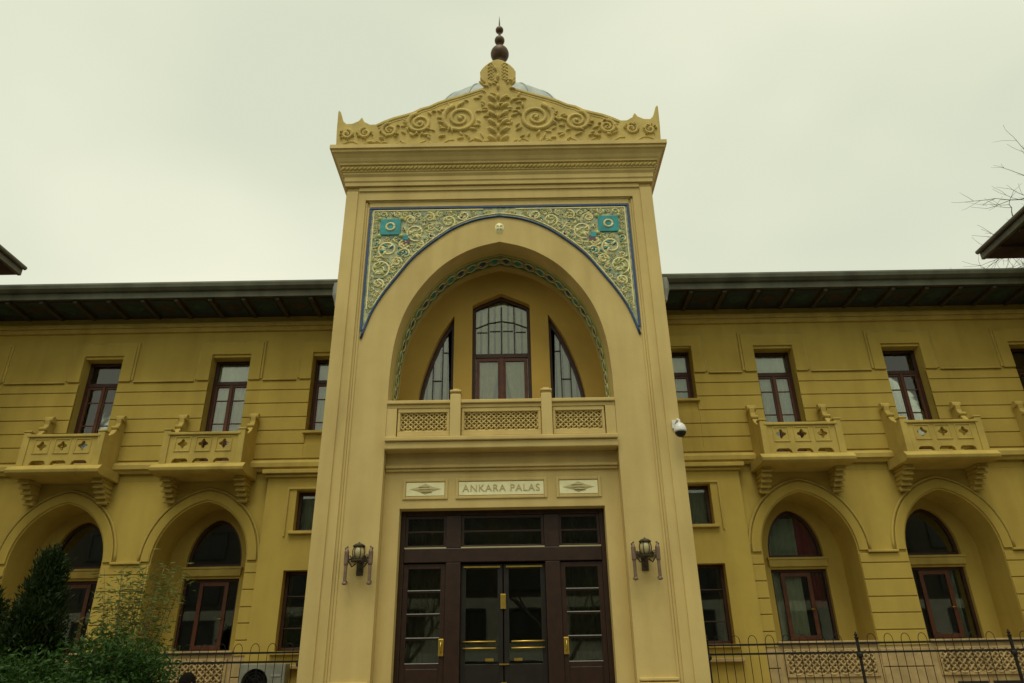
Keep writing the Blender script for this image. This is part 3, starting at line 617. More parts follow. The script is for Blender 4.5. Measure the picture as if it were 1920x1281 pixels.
# ================================================================== wings
JU = [8.86, 8.61, 8.25, 7.88, 7.53, 7.18, 6.80]
JL = [4.36, 4.14, 3.78, 3.41, 3.07, 2.72, 2.40]
XW = (7.02, 10.33, 13.64); XE = 15.9
def course(x0, x1, z0, z1, y=17.0, m='wing'): return MB().box(x0, x1, y, y+.06, z0+.011, z1-.011).build('course', m, B, bevel=.008)
for s in (-1, 1):
    w0 = (8.18, 9.60) if s > 0 else (7.5, 9.55)
    holes = [rect(s*3.9, s*4.9, *w0)] + [rect(s*(x-.5), s*(x+.5), 6.78, 9.55) for x in XW]
    holes = [[(min(p[0] for p in h), h[0][1]), (max(p[0] for p in h), h[0][1]), (max(p[0] for p in h), h[2][1]), (min(p[0] for p in h), h[2][1])] for h in holes]
    MB().prism(rect(*sorted((s*3.5, s*XE)), 6.30, 10.72), 17.03, 17.42, holes=holes).build('upper_wall', 'wing', B)
    upper_window(s*4.4, *w0)
    for x in XW: upper_window(s*x, 6.8, 9.55)
    MB().box(s*3.85, s*4.95, 16.93, 17.1, w0[0]-.07, w0[0]-.003).build('window_sill', 'wingtrim', B, bevel=.01)
    # window surrounds, frieze panels and their ledges
    for x in (4.4,) + XW:
        u = [(x-.80, 8.90), (x-.80, 9.94), (x+.80, 9.94), (x+.80, 8.90), (x+.503, 8.90), (x+.503, 9.62 if x > 5 else 9.64), (x-.503, 9.62 if x > 5 else 9.64), (x-.503, 8.90)]
        MB().prism([(s*a, b) for a, b in u], 16.975, 17.05).build('window_surround', 'wing', B, bevel=.008)
        e = [(x-.86, 8.93), (x-.86, 10.0), (x+.86, 10.0), (x+.86, 8.93), (x+.803, 8.93), (x+.803, 9.943), (x-.803, 9.943), (x-.803, 8.93)]
        MB().prism([(s*a, b) for a, b in e], 16.99, 17.05).build('surround_moulding', 'wingtrim', B, bevel=.01)
    segs = ((4.9, 6.52), (7.52, 9.83), (10.83, 13.14), (14.14, XE))
    for a, b in segs:
        pa, pb = a+.38, (b-.38 if b < XE else b)
        MB().box(s*pa, s*pb, 16.955, 17.06, 8.865, 8.905).build('frieze_ledge', 'wingtrim', B, bevel=.012)
        for z1, z0 in zip(JU, JU[1:]): course(s*a, s*b, z0, z1)
    for z1, z0 in zip(JU, JU[1:]):
        if z1 < w0[0]-.05: course(s*3.52, s*4.9, z0, z1)
    MB().box(s*3.52, s*XE, 16.95, 17.06, 10.28, 10.40).box(s*3.52, s*XE, 16.90, 17.06, 10.402, 10.52).build('frieze_moulding', 'wingtrim', B, bevel=.015)
    # string course
    MB().prism_x([(17.06, 6.47), (16.93, 6.47), (16.90, 6.53), (16.84, 6.56), (16.84, 6.66), (16.92, 6.74), (17.06, 6.79)], s*3.52, s*XE).build('string_course', 'wingtrim', B)
    # ---- ground floor
    xs, xe = 5.62, XE
    out = [(xs, 2.45)]
    for x in XW: out += [(x-1.09, 2.45)] + arch_mix(x, 1.09, 4.40, 1.39, .3) + [(x+1.09, 2.45)]
    out += [(xe, 2.45), (xe, 6.298), (xs, 6.298)]
    MB().prism([(s*a, b) for a, b in out], 17.03, 17.92).build('lower_wall', 'wing', B)
    MB().box(s*xs, s*xe, 17.02, 17.95, 0, 2.447).build('plinth_wall', 'plinth', B)
    hl = []
    for x in XW: hl += [[(s*a, b) for a, b in [(x-.66, 4.42)] + arch_mix(x, .66, 4.50, 1.05, .75) + [(x+.66, 4.42)]], [(s*a, b) for a, b in rect(x-.67, x+.67, 2.52, 4.15)]]
    MB().prism([(s*a, b) for a, b in rect(xs, xe, 2.448, 6.3)], 17.923, 18.2, holes=hl).build('niche_wall', 'wing', B)
    for i, x in enumerate(XW):
        ou = arch_mix(x, 1.33, 4.42, 1.62, .3); ii = arch_mix(x, 1.12, 4.42, 1.41, .3)
        MB().prism([(s*a, b) for a, b in ou + list(reversed(ii))], 16.985, 17.05).build('archivolt', 'wing', B, bevel=.012)
        o3 = arch_mix(x, 1.38, 4.42, 1.68, .3); MB().tube([(s*a, 17.015, b) for a, b in o3], .032, 6).build('hood_moulding', 'wingtrim', B, smooth=True)
        MB().box(s*(x-.70), s*(x+.70), 17.86, 17.96, 4.20, 4.36).box(s*(x-.72), s*(x+.72), 17.84, 17.96, 4.362, 4.415).build('transom_beam', 'wingtrim', B, bevel=.01)
        yy = 18.02
        # arched fanlight
        oa = [(s*a, b) for a, b in [(x-.66, 4.42)] + arch_mix(x, .66, 4.50, 1.05, .75) + [(x+.66, 4.42)]]; ia = [(s*a, b) for a, b in [(x-.59, 4.49)] + arch_mix(x, .59, 4.52, .95, .75) + [(x+.59, 4.49)]]
        w = MB().prism(oa, yy, yy+.1, holes=[ia]).build('window', 'wood', B, bevel=.006); pane(w, ia, yy+.05)
        top = lambda X, x=x: 4.5 + 1.0*math.sqrt(max(0.02, 1-((abs(X)-x)/.66)**2))
        near, far = (s*(x-.62), s*(x+.62)) if s > 0 else (s*(x+.62), s*(x-.62))
        if s > 0 and i == 0:
            curtain(w, near, near+.78, 4.45, 5.4, yy+.2, 'curtaindim', 5, .03, top=top); curtain(w, near+.74, far, 4.45, 5.4, yy+.18, 'curtainred', 4, .03, top=top)
        # door-window below
        q = MB(); bars(q, s*x-.67, s*x+.67, 2.52, 4.15, yy, yy+.1, .06); w = q.build('window', 'wood', B, bevel=.006)
        for a, b in ((s*x-.30, s*x+.40),) if s < 0 else ((s*x-.42, s*x+.30),):
            q = MB(); bars(q, a, b, 2.585, 4.085, yy+.015, yy+.085, .095); q.build('sash', 'woodred', w, bevel=.006)
            MB().tube([(b-.05, yy+.01, 3.25), (b-.05, yy-.04, 3.25), (b-.15, yy-.04, 3.25)], .011, 6).build('handle', 'brass', w, smooth=True)
        pane(w, rect(s*x-.61, s*x+.61, 2.58, 4.09), yy+.05)
        if s > 0 and i == 0:
            curtain(w, s*x-.62, s*x+.12, 2.55, 4.1, yy+.2, 'curtain', 6, .03); curtain(w, s*x+.36, s*x+.62, 3.3, 4.1, yy+.2, 'curtainred', 3, .03)
        if s > 0 and i == 1: curtain(w, s*x+.3, s*x+.5, 2.55, 4.1, yy+.22, 'curtaindim', 2, .03)
        MB().box(s*(x-1.085), s*(x+1.085), 16.96, 17.6, 2.452, 2.515).build('window_sill', 'plinth', B, bevel=.015)
        # carved relief panel beneath
        fr = MB(); bars(fr, s*x-1.0, s*x+1.0, 1.80, 2.36, 16.985, 17.05, .05); rp_ = fr.build('relief_panel', 'plinth', B, bevel=.01)
        lattice(s*x-.95, s*x+.95, 1.85, 2.31, 17.01, .10, .024, 'plinth', 'relief_carving', rp_)
        MB().box(s*(x-.7), s*(x+.0-.06), 16.99, 17.03, 1.62, 1.68).box(s*(x+.06), s*(x+.7), 16.99, 17.03, 1.62, 1.68).build('vent_slot', 'doordark', B)
    for a, b in ((xs, 5.92), (8.12, 9.22), (11.43, 12.52), (14.74, XE)):
        for z1, z0 in zip(JL[:-1], JL[1:]): course(s*a, s*b, z0, z1)
        for z1, z0 in ((2.36, 1.98), (1.98, 1.6)): MB().box(s*(a+.0), s*b, 16.99, 17.05, z0+.011, z1-.011).build('course', 'plinth', B, bevel=.01)
        if a > 6: MB().box(s*(a+.20), s*(b-.20 if b < XE else b), 16.94, 17.06, 4.365, 4.42).build('impost_ledge', 'wingtrim', B, bevel=.012)
    # projecting bay against the tower
    MB().prism([(s*a, b) for a, b in rect(3.55, 5.60, 0, 6.36)], 16.85, 17.7, holes=[[(s*a, b) for a, b in rect(4.08, 4.88, 5.03, 5.98)], [(s*a, b) for a, b in rect(4.15, 4.98, 2.48, 4.16)]]).build('bay_wall', 'wing', B)
    MB().box(s*3.55, s*5.72, 16.70, 17.2, 6.362, 6.462).box(s*3.55, s*5.66, 16.78, 17.2, 6.29, 6.358).build('bay_cornice', 'wingtrim', B, bevel=.015)
    for (x0, x1, z0, z1) in ((4.08, 4.88, 5.03, 5.98), (4.15, 4.98, 2.48, 4.16)):
        a, b = sorted((s*x0, s*x1)); q = MB(); bars(q, a, b, z0, z1, 17.06, 17.16, .075)
        if z1 < 5:
            for z in (3.62, 2.95): q.box(a+.075, b-.075, 17.08, 17.14, z-.012, z+.012)
        w = q.build('window', 'wood', B, bevel=.006); pane(w, rect(a+.075, b-.075, z0+.075, z1-.075), 17.11)
        if z1 > 5: curtain(w, a+.05, b-.05, z0+.05, z1-.05, 17.26, 'curtaindim', 5, .02)
        MB().box(s*(x0-.09), s*(x1+.09), 16.76, 16.95, z0-.075, z0-.005).build('window_sill', 'wingtrim', B, bevel=.012)
        if z1 > 5:
            q = MB(); u = [(x0-.0, z1+.02), (x1+.17, z1+.02), (x1+.17, z0-.12), (x1+.21, z0-.12), (x1+.21, z1+.07), (x0, z1+.07)]
            MB().prism([(s*A, Bz) for A, Bz in u], 16.82, 16.88).build('window_surround', 'wingtrim', B, bevel=.008)
    MB().box(s*3.95, s*5.1, 16.72, 16.95, 2.12, 2.2).build('plinth_ledge', 'plinth', B, bevel=.015)
    # ---- eaves
    x0, x1 = s*3.79, s*XE
    MB().prism_x([(15.90, 10.72), (17.42, 10.72), (17.42, 10.80), (15.90, 10.80)], x0, x1).build('soffit', 'soffit', B)
    g = MB().prism_x([(15.86, 10.70), (15.90, 10.70), (15.90, 11.0), (15.86, 11.0)], x0, x1).prism_x([(15.858, 10.86), (15.80, 10.88), (15.74, 10.95), (15.73, 11.04), (15.76, 11.10), (15.80, 11.08), (15.85, 11.06), (15.858, 11.0)], x0, x1)
    g.build('gutter', 'gutter', B)
    n = 14
    for k in range(n):
        a = 3.95 + (XE-3.95)*k/n; b = 3.95 + (XE-3.95)*(k+1)/n
        MB().box(s*(a-.05), s*(a+.05), 15.92, 16.9, 10.62, 10.718).build('soffit_beam', 'soffit', B, bevel=.01)
        q = MB(); bars(q, min(s*(a+.12), s*(b-.12)), max(s*(a+.12), s*(b-.12)), 0, .6, 0, 1, .05)
        pnl = MB().box(s*(a+.14), s*(b-.14), 16.02, 16.82, 10.70, 10.718).build('soffit_panel', 'soffblue', B, bevel=.01)
        c = s*(a+b)/2
        MB().add([(c-.26, 16.42, 10.694), (c, 16.16, 10.694), (c+.26, 16.42, 10.694), (c, 16.68, 10.694), (c, 16.42, 10.66)], [(0,1,4),(1,2,4),(2,3,4),(3,0,4),(0,1,2,3)]).build('painted_boss', 'soffred' if k % 2 else 'soffteal', pnl)
    MB().prism_x([(15.80, 11.06), (19.9, 12.2), (24.1, 11.1), (24.1, 10.95), (15.86, 10.95)], x0, s*16.1).build('roof', 'rooftile', B)
    MB().lathe((s*4.12, 15.84, 10.36), [(.045, 0), (.06, .1), (.12, .3), (.13, .5), (.13, .62)], 10).build('rain_hopper', 'greymetal', B)
    MB().tube([(s*4.12, 15.84, 10.38), (s*3.95, 16.3, 10.2), (s*3.9, 16.9, 10.05), (s*3.9, 16.9, 6.9)], .045, 8).build('downpipe', 'wingtrim', B, smooth=True)
    # ---- end pavilion rising above the wing roof
    px0, pz, y0, y1 = 13.24, 12.14, 11.6, 17.0
    MB().box(s*px0, s*23.1, y0, y1, pz, pz+.06).build('pavilion_soffit', 'soffit', B)
    MB().box(s*(px0-.03), s*(px0+.07), y0-.03, y1, pz-.03, pz+.20).box(s*(px0+.07), s*23.1, y0-.03, y0+.07, pz-.03, pz+.20).build('pavilion_fascia', 'gutter', B, bevel=.015)
    MB().tube([(s*(px0-.08), y0-.08, pz+.20), (s*(px0-.08), y1, pz+.20)], .06, 10).build('pavilion_gutter', 'gutter', B, smooth=True)
    a, b = s*px0, s*23.1
    MB().add([(a, y0, pz+.2), (b, y0, pz+.2), (b, y1, pz+.2), (a, y1, pz+.2), (s*15.8, 14.3, 14.4), (s*20.4, 14.3, 14.4)], [(0,1,5,4), (1,2,5), (2,3,4,5), (3,0,4), (0,3,2,1)]).build('pavilion_roof', 'rooftile', B)
    MB().box(s*14.5, s*21.8, 13.0, 17.0, 0, pz-.003).build('pavilion_wall', 'wing', B)
    for k in range(6): MB().box(s*(px0+.08), s*14.5, 12.2+k*.82, 12.3+k*.82, pz-.08, pz-.003).build('pavilion_eave_beam', 'soffit', B)

# ---------- balconies
def balcony(xc):
    YF = 16.22
    sl = MB().prism_x([(17.0, 6.26), (16.14, 6.26), (16.06, 6.30), (16.04, 6.37), (16.16, 6.485), (17.0, 6.485)], xc-1.08, xc+1.08)
    bal = sl.build('balcony', 'wingtrim', B, bevel=.012)
    holes = []; fr = MB()
    for k in (-1, 0, 1):
        cx_ = xc + k*.485; cz_ = 6.97; pts = []
        for j in range(24):
            a = 2*math.pi*j/24; q = .094*(1+.26*math.cos(4*a)); pts.append((cx_+q*math.cos(a), cz_+q*math.sin(a)))
        holes.append(pts); holes.append([(cx_-.195, 6.515), (cx_+.195, 6.515), (cx_+.17, 6.585), (cx_+.12, 6.62), (cx_-.12, 6.62), (cx_-.17, 6.585)])
        bars(fr, cx_-.19, cx_+.19, 6.78, 7.15, YF-.016, YF+.02, .028)
    MB().prism(rect(xc-.80, xc+.80, 6.486, 7.18), YF, YF+.11, holes=holes).build('parapet', 'wingtrim', bal, bevel=.006)
    fr.build('parapet_panels', 'wingtrim', bal, bevel=.006)
    MB().box(xc-.86, xc+.86, YF-.045, YF+.15, 7.182, 7.25).build('handrail', 'wingtrim', bal, bevel=.014)
    for s in (-1, 1):
        x = xc + s*.88
        MB().box(x-.078, x+.078, YF-.03, YF+.14, 6.486, 7.30).box(x-.095, x+.095, YF-.045, YF+.155, 7.302, 7.345).build('corner_post', 'wingtrim', bal, bevel=.012)
        cv = [(YF+.141, 6.487), (17.02, 6.487), (17.02, 7.86), (16.93, 7.93), (16.82, 7.92), (16.76, 7.82), (16.77, 7.70), (16.72, 7.56), (16.60, 7.40), (YF+.2, 7.28), (YF+.141, 7.25)]
        MB().prism_x(cv, x-.06, x+.06).build('side_parapet', 'wingtrim', bal, bevel=.012)
        vo = MB()
        for xx in (x-.075, x+.075):
            vo.tube([(xx, 16.86+.075*(1-.7*t/14)*math.cos(t*.75), 7.83+.075*(1-.7*t/14)*math.sin(t*.75)) for t in range(15)], .02, 5)
        MB().tube([(x-.09, 16.70, 7.56), (x+.09, 16.70, 7.56)], .05, 10).build('scroll_roll', 'wingtrim', bal, bevel=.01)
        vo.tube([(x-.105, 16.86, 7.84), (x+.105, 16.86, 7.84)], .085, 12)
        vo.build('scroll', 'wingtrim', bal, smooth=False, bevel=.01)
        xk = xc + s*.86; cb = MB()
        for k in range(5):
            z1 = 6.258-.105*k; dep = .54-.098*k
            cb.box(xk-.11, xk+.11, 17.02-dep, 17.02, z1-.062, z1).tube([(xk-.12, 17.0-dep+.02, z1-.08), (xk+.12, 17.0-dep+.02, z1-.08)], .03, 8).box(xk-.09, xk+.09, 17.05-dep+.02, 17.02, z1-.1, z1-.06)
        cb.build('corbel', 'wingtrim', bal, bevel=.006)
for s in (-1, 1):
    for x in XW: balcony(s*x)

# ================================================================== wall lanterns
def lantern(x, label):
    y = YP; t = thing('wall_lantern', (x, y-.2, 3.48), label, 'wall lamp', 'lanterns either side of the doors')
    MB().box(x-.07, x+.07, y-.03, y+.0, 3.72, 4.28).box(x-.2, x+.2, y-.028, y-.002, 3.98, 4.08).build('back_plate', 'ironlamp', t, bevel=.01)
    yc = y-.24
    MB().tube([(x, y-.02, 3.86), (x, y-.12, 3.80), (x, yc, 3.86), (x, yc, 3.96)], .02, 6).build('bracket', 'ironlamp', t, smooth=True)
    MB().lathe((x, yc, 4.12), [(max(.03, .112*math.sin(a)), -.14*math.cos(a)) for a in [math.pi*i/12 for i in range(1, 12)]], 20).build('globe', 'globe', t, smooth=True)
    cg = MB().lathe((x, yc, 4.25), [(.12, -.02), (.12, .0), (.08, .03), (.03, .045), (.01, .07)], 14).lathe((x, yc, 3.94), [(.03, 0), (.10, .02), (.105, .05), (.09, .05)], 14)
    for k in range(6):
        a = k*math.pi/3; cg.tube([(x+.12*math.cos(a)*math.sin(q), yc+.12*math.sin(a)*math.sin(q), 4.12-.16*math.cos(q)) for q in [.6+1.9*j/7 for j in range(8)]], .009, 5)
    cg.build('cage', 'ironlamp', t, smooth=False)
    for s in (-1, 1):
        X = x+s*.235
        ar = MB().tube([(x+s*.05, yc+.04, 3.92), (x+s*.12, yc+.03, 3.86), (x+s*.18, yc+.02, 3.95), (X, yc+.02, 4.12), (X+s*.03, yc+.02, 4.2), (X-s*.02, yc+.02, 4.24)], .017, 6)
        ar.tube([(x+s*.10, yc+.05, 4.08), (x+s*.15, yc+.03, 4.0), (X-s*.02, yc+.02, 3.96), (X, yc+.02, 4.0)], .014, 6).tube(spiral((X-s*.07, 4.04), .045, 1.3, 0, s, yc+.02, 12), .010, 5)
        ar.build('scroll_arm', 'ironlamp', t, smooth=True)
        MB().lathe((X, yc+.02, 3.52), [(.018, 0), (.05, .015), (.05, .04), (.032, .06), (.032, .36), (.045, .39), (.045, .62), (.03, .66), (.012, .7)], 12).build('hanging_tube', 'lamptube', t, smooth=False)
        MB().tube([(X, yc+.02, 3.62), (X, y-.0, 3.60)], .012, 6).build('stay', 'ironlamp', t)
lantern(-2.79, 'wrought iron globe lantern on the tower pier facing the leafy shrubs')
lantern(2.79, 'wrought iron globe lantern on the tower pier below the dome camera')
# ================================================================== security camera
t = thing('security_camera', (3.70, 14.3, 6.28), 'white dome security camera on the tower edge beside the doorway', 'camera')
MB().box(3.60, 3.76, 14.44, 14.497, 6.56, 6.74).tube([(3.68, 14.45, 6.67), (3.69, 14.30, 6.70), (3.70, 14.22, 6.66), (3.70, 14.22, 6.58)], .028, 8).build('bracket', 'white', t, bevel=.006)
MB().lathe((3.70, 14.22, 6.40), [(.128, 0), (.132, .03), (.125, .09), (.10, .15), (.06, .19), (.035, .2)], 20).build('housing', 'white', t, smooth=True)
MB().lathe((3.70, 14.22, 6.40), [(max(.01, .112*math.cos(a)), -.105*math.sin(a)) for a in [math.pi/2*i/6 for i in range(7)]], 18).build('lens_dome', 'black', t, smooth=True)
# ================================================================== air conditioner
t = thing('air_conditioner', (-5.0, 16.4, .5), 'white outdoor air conditioner with dark round fan below the arched windows', 'air conditioner')
bx = MB().prism(rect(-5.46, -4.52, 1.52, 2.22), 16.25, 16.58, holes=[[(-5.13+.27*math.cos(a), 1.86+.27*math.sin(a)) for a in [2*math.pi*i/28 for i in range(28)]]]).box(-5.45, -4.53, 16.40, 16.57, 1.53, 2.21)
bx.build('casing', 'acgrey', t, bevel=.01)
MB().add(*(lambda n: ([(-5.13+.265*math.cos(2*math.pi*i/n), 16.39, 1.86+.265*math.sin(2*math.pi*i/n)) for i in range(n)], [tuple(range(n))]))(28)).build('fan_well', 'black', t)
gr = MB()
for r_ in (.09, .15, .21, .265): gr.tube([(-5.13+r_*math.cos(a), 16.26, 1.86+r_*math.sin(a)) for a in [2*math.pi*i/24 for i in range(25)]], .006, 4)
for k in range(4): gr.tube([(-5.13-.265*math.cos(k*.785), 16.262, 1.86-.265*math.sin(k*.785)), (-5.13+.265*math.cos(k*.785), 16.262, 1.86+.265*math.sin(k*.785))], .006, 4)
gr.build('fan_grille', 'iron', t)
for k in range(5):
    a = k*1.257; MB().lump((-5.13+.12*math.cos(a), 16.37, 1.86+.12*math.sin(a)), .11, .02, .05, a).build('fan_blade', 'black', t)
MB().box(-4.80, -4.60, 16.24, 16.252, 1.98, 2.02).build('badge', 'greymetal', t)
for x in (-5.35, -4.63): MB().box(x-.04, x+.04, 16.28, 16.56, .5, 1.518).build('stand_leg', 'greymetal', t)

# ================================================================== iron fences
def fence(s, label):
    f = thing('iron_fence', (s*10, 15.3, .5), label, 'fence', 'fences on the terrace edge')
    x0, x1 = 3.95, 16.0; y = 15.3
    MB().box(s*3.9, s*16.1, 15.16, 15.44, .0, .52).build('kerb_wall', 'plinth', f, bevel=.02)
    for z in (2.39, 2.225, .72): MB().box(s*x0, s*x1, y-.02, y+.02, z-.018, z+.018).build('rail', 'iron', f)
    for x in (x0+.03, 6.92, 9.92, 12.92, x1-.03):
        MB().box(s*x-.022, s*x+.022, y-.022, y+.022, .521, 2.47).lathe((s*x, y, 2.47), [(.035, 0), (.045, .02), (.02, .04), (.035, .07), (.02, .10), (.005, .13)], 8).lathe((s*x, y, 2.12), [(.035, 0), (.06, .03), (.06, .07), (.035, .1)], 8).build('post', 'iron', f)
    pts = [(-.085, 0, .55), (-.085, 0, 2.44)] + [(-.085*math.cos(a), 0, 2.44+.12*math.sin(a)) for a in [math.pi*i/8 for i in range(1, 8)]] + [(.085, 0, 2.44), (.085, 0, .55)]
    first = None; k = 0; x = x0+.26
    while x < x1-.15:
        if all(abs(x-p) > .13 for p in (6.92, 9.92, 12.92)):
            if first is None: first = MB().tube([(s*x+a, y, c) for a, b, c in pts], .0065, 6).build('hoop_picket', 'iron', f, smooth=True)
            else: copy_at(first, (s*x, y, WPOS[first.name][2]), f)
        x += .333
fence(-1, 'black hooped iron fence in front of the air conditioner'); fence(1, 'black hooped iron fence running on from the dome camera side')

# ================================================================== plants
def leaf_faces(mb, c, d, L_, W_, rnd):
    d = Vector(d).normalized(); u = d.orthogonal().normalized(); u.rotate(Matrix.Rotation(rnd.uniform(0, 6.28), 3, d)); c = Vector(c); b = len(mb.v)
    nrm = d.cross(u); mid = c + d*L_*.5
    mb.v += [tuple(c), tuple(mid + u*W_*.5 + nrm*W_*.12), tuple(c + d*L_), tuple(mid - u*W_*.5 + nrm*W_*.12)]; mb.f += [(b, b+1, b+2), (b, b+2, b+3)]
def conifer(x, y, h, r, label, seed, n=9000, m='conifer'):
    rnd = random.Random(seed); t = thing('conifer', (x, y, .14), label, 'tree', 'garden plants before the fence')
    MB().tube([(x, y, .14), (x+.02, y, .14+h*.5), (x, y, .14+h*.97)], [.07, .05, .012], 7).build('trunk', 'bark', t)
    fo = MB(); tips = []; br = MB()
    for k in range(150):
        u = rnd.random()**.8; z = .25+h*(.04+.94*u); a = rnd.uniform(0, 6.28); rr = r*(1-u)**.85*rnd.uniform(.65, 1.12)+.05
        p0 = Vector((x, y, z-.15)); p1 = Vector((x+rr*math.cos(a), y+rr*math.sin(a), z+rr*.55)); br.tube([p0, p1], [.012, .004], 4); tips.append((p0, p1, rr))
    br.build('branches', 'bark', t)
    for k in range(n):
        p0, p1, rr = rnd.choice(tips); q = p0.lerp(p1, rnd.uniform(.35, 1.05)); w = .06+.05*rr
        q += Vector((rnd.gauss(0, w), rnd.gauss(0, w), rnd.gauss(0, w*1.3))); dd = (p1-p0).normalized() + Vector((rnd.gauss(0, .5), rnd.gauss(0, .5), rnd.gauss(.35, .4)))
        leaf_faces(fo, q, dd, rnd.uniform(.06, .13), rnd.uniform(.02, .04), rnd)
    stuff(fo.build('crown', m, t, fix=False))
conifer(-7.62, 12.6, 3.6, .78, 'tall dark upright conifer rising before the farther arched niche', 1, 42000)
conifer(-8.55, 12.5, 3.05, .95, 'shorter dark conifer leaning into its taller dark neighbour', 2, 32000)
def shrub(x, y, h, r, label, seed, n):
    rnd = random.Random(seed); t = thing('shrub', (x, y, .14), label, 'shrub', 'garden plants before the fence')
    st = MB(); tips = []
    for k in range(110):
        a = rnd.uniform(0, 6.28); q = math.sqrt(rnd.random()); el = rnd.uniform(.25, 1.0)
        p1 = Vector((x+r*q*math.cos(a), y+r*.8*q*math.sin(a), .14+h*(1-.42*q*q)*rnd.uniform(.55, 1.04)))
        p0 = Vector((x+.12*math.cos(a), y+.12*math.sin(a), .14)); md = p0.lerp(p1, .5)+Vector((0, 0, .12*h)); st.tube([p0, md, p1], [.016, .010, .004], 4); tips.append((p0, md, p1))
    st.build('stems', 'bark', t); fo = MB()
    for k in range(n):
        p0, md, p1 = rnd.choice(tips); u = rnd.uniform(.25, 1.05); q = md.lerp(p1, u) if u > .35 else p0.lerp(md, .5+u)
        q = q+Vector((rnd.gauss(0, .13), rnd.gauss(0, .13), rnd.gauss(0, .11))); leaf_faces(fo, q, (rnd.gauss(0, 1), rnd.gauss(0, 1), rnd.gauss(.35, .7)), rnd.uniform(.04, .13), rnd.uniform(.018, .05), rnd)
    stuff(fo.build('crown', 'shrub', t, fix=False))
shrub(-6.0, 12.1, 2.45, 1.25, 'broad bright green leafy shrub beside the person in a dark coat', 5, 25000)
shrub(-7.35, 11.7, 2.25, 1.15, 'dense deep green shrub at the foot of the conifers', 6, 26000)
def feather(x, y, h, label, seed):
    rnd = random.Random(seed); t = thing('slender_plant', (x, y, .14), label, 'plant', 'garden plants before the fence'); st = MB(); fo = MB()
    for k in range(40):
        a = rnd.uniform(0, 6.28); sp = rnd.uniform(.05, .85); hh = h*rnd.uniform(.62, 1.0)*(1-.18*sp); pts = []
        for j in range(8):
            u = j/7; pts.append(Vector((x+(.1+sp*u**1.4)*math.cos(a), y+(.1+sp*u**1.4)*.7*math.sin(a), .14+hh*u)))
        st.tube(pts, [.011*(1-.8*j/7) for j in range(8)], 4)
        for j in range(int(210*hh/h)):
            u = rnd.uniform(.15, 1)*7; i = min(6, int(u)); q = pts[i].lerp(pts[i+1], u-i)+Vector((rnd.gauss(0, .07), rnd.gauss(0, .07), rnd.gauss(0, .04)))
            leaf_faces(fo, q, (rnd.gauss(0, 1), rnd.gauss(0, 1), rnd.gauss(-.1, .35)), rnd.uniform(.10, .18), rnd.uniform(.016, .03), rnd)
    st.build('stems', 'bark', t); stuff(fo.build('foliage', 'feather', t, fix=False))
feather(-6.22, 13.0, 4.1, 'tall sparse feathery plant against the pier between the arches', 9)
struct('planting_bed', MB().box(-12, -4.9, 11.0, 13.8, .10, .155), 'soil')
# ================================================================== bare tree behind the roof
def bare_tree(x, y, h, label, seed, spread=1.0, lv=6, group=None):
    rnd = random.Random(seed); t = thing('bare_tree', (x, y, -.02), label, 'tree', group); tr = MB(); tw = MB()
    def grow(p, d, L_, r, lev):
        pts = [p]; q = p.copy(); dd = d.copy()
        for j in range(4):
            dd = (dd + Vector((rnd.gauss(0, .12), rnd.gauss(0, .12), rnd.gauss(.03, .08)))).normalized(); q = q + dd*L_/4; pts.append(q.copy())
        (tr if lev < 2 else tw).tube(pts, [r*(1-.42*j/4) for j in range(5)], 6 if lev < 3 else 4)
        if lev >= lv: return
        for k in range(3 if lev < 4 else 2 + (rnd.random() < .5)):
            b = dd.copy(); ax = dd.orthogonal().normalized(); ax.rotate(Matrix.Rotation(rnd.uniform(0, 6.28), 3, dd)); b.rotate(Matrix.Rotation(rnd.uniform(.3, .75)*spread, 3, ax))
            grow(pts[4 if k == 0 else rnd.choice((2, 3, 4))], b, L_*rnd.uniform(.62, .82), r*.56, lev+1)
    grow(Vector((x, y, -.02)), Vector((0, 0, 1)), h*.30, h*.016, 0)
    tr.build('trunk', 'bark', t, smooth=True); tw.build('branches', 'bark', t)
bare_tree(27.5, 27.5, 29.0, 'bare winter tree with fine twigs behind the pavilion roof', 12, 1.1, 7)

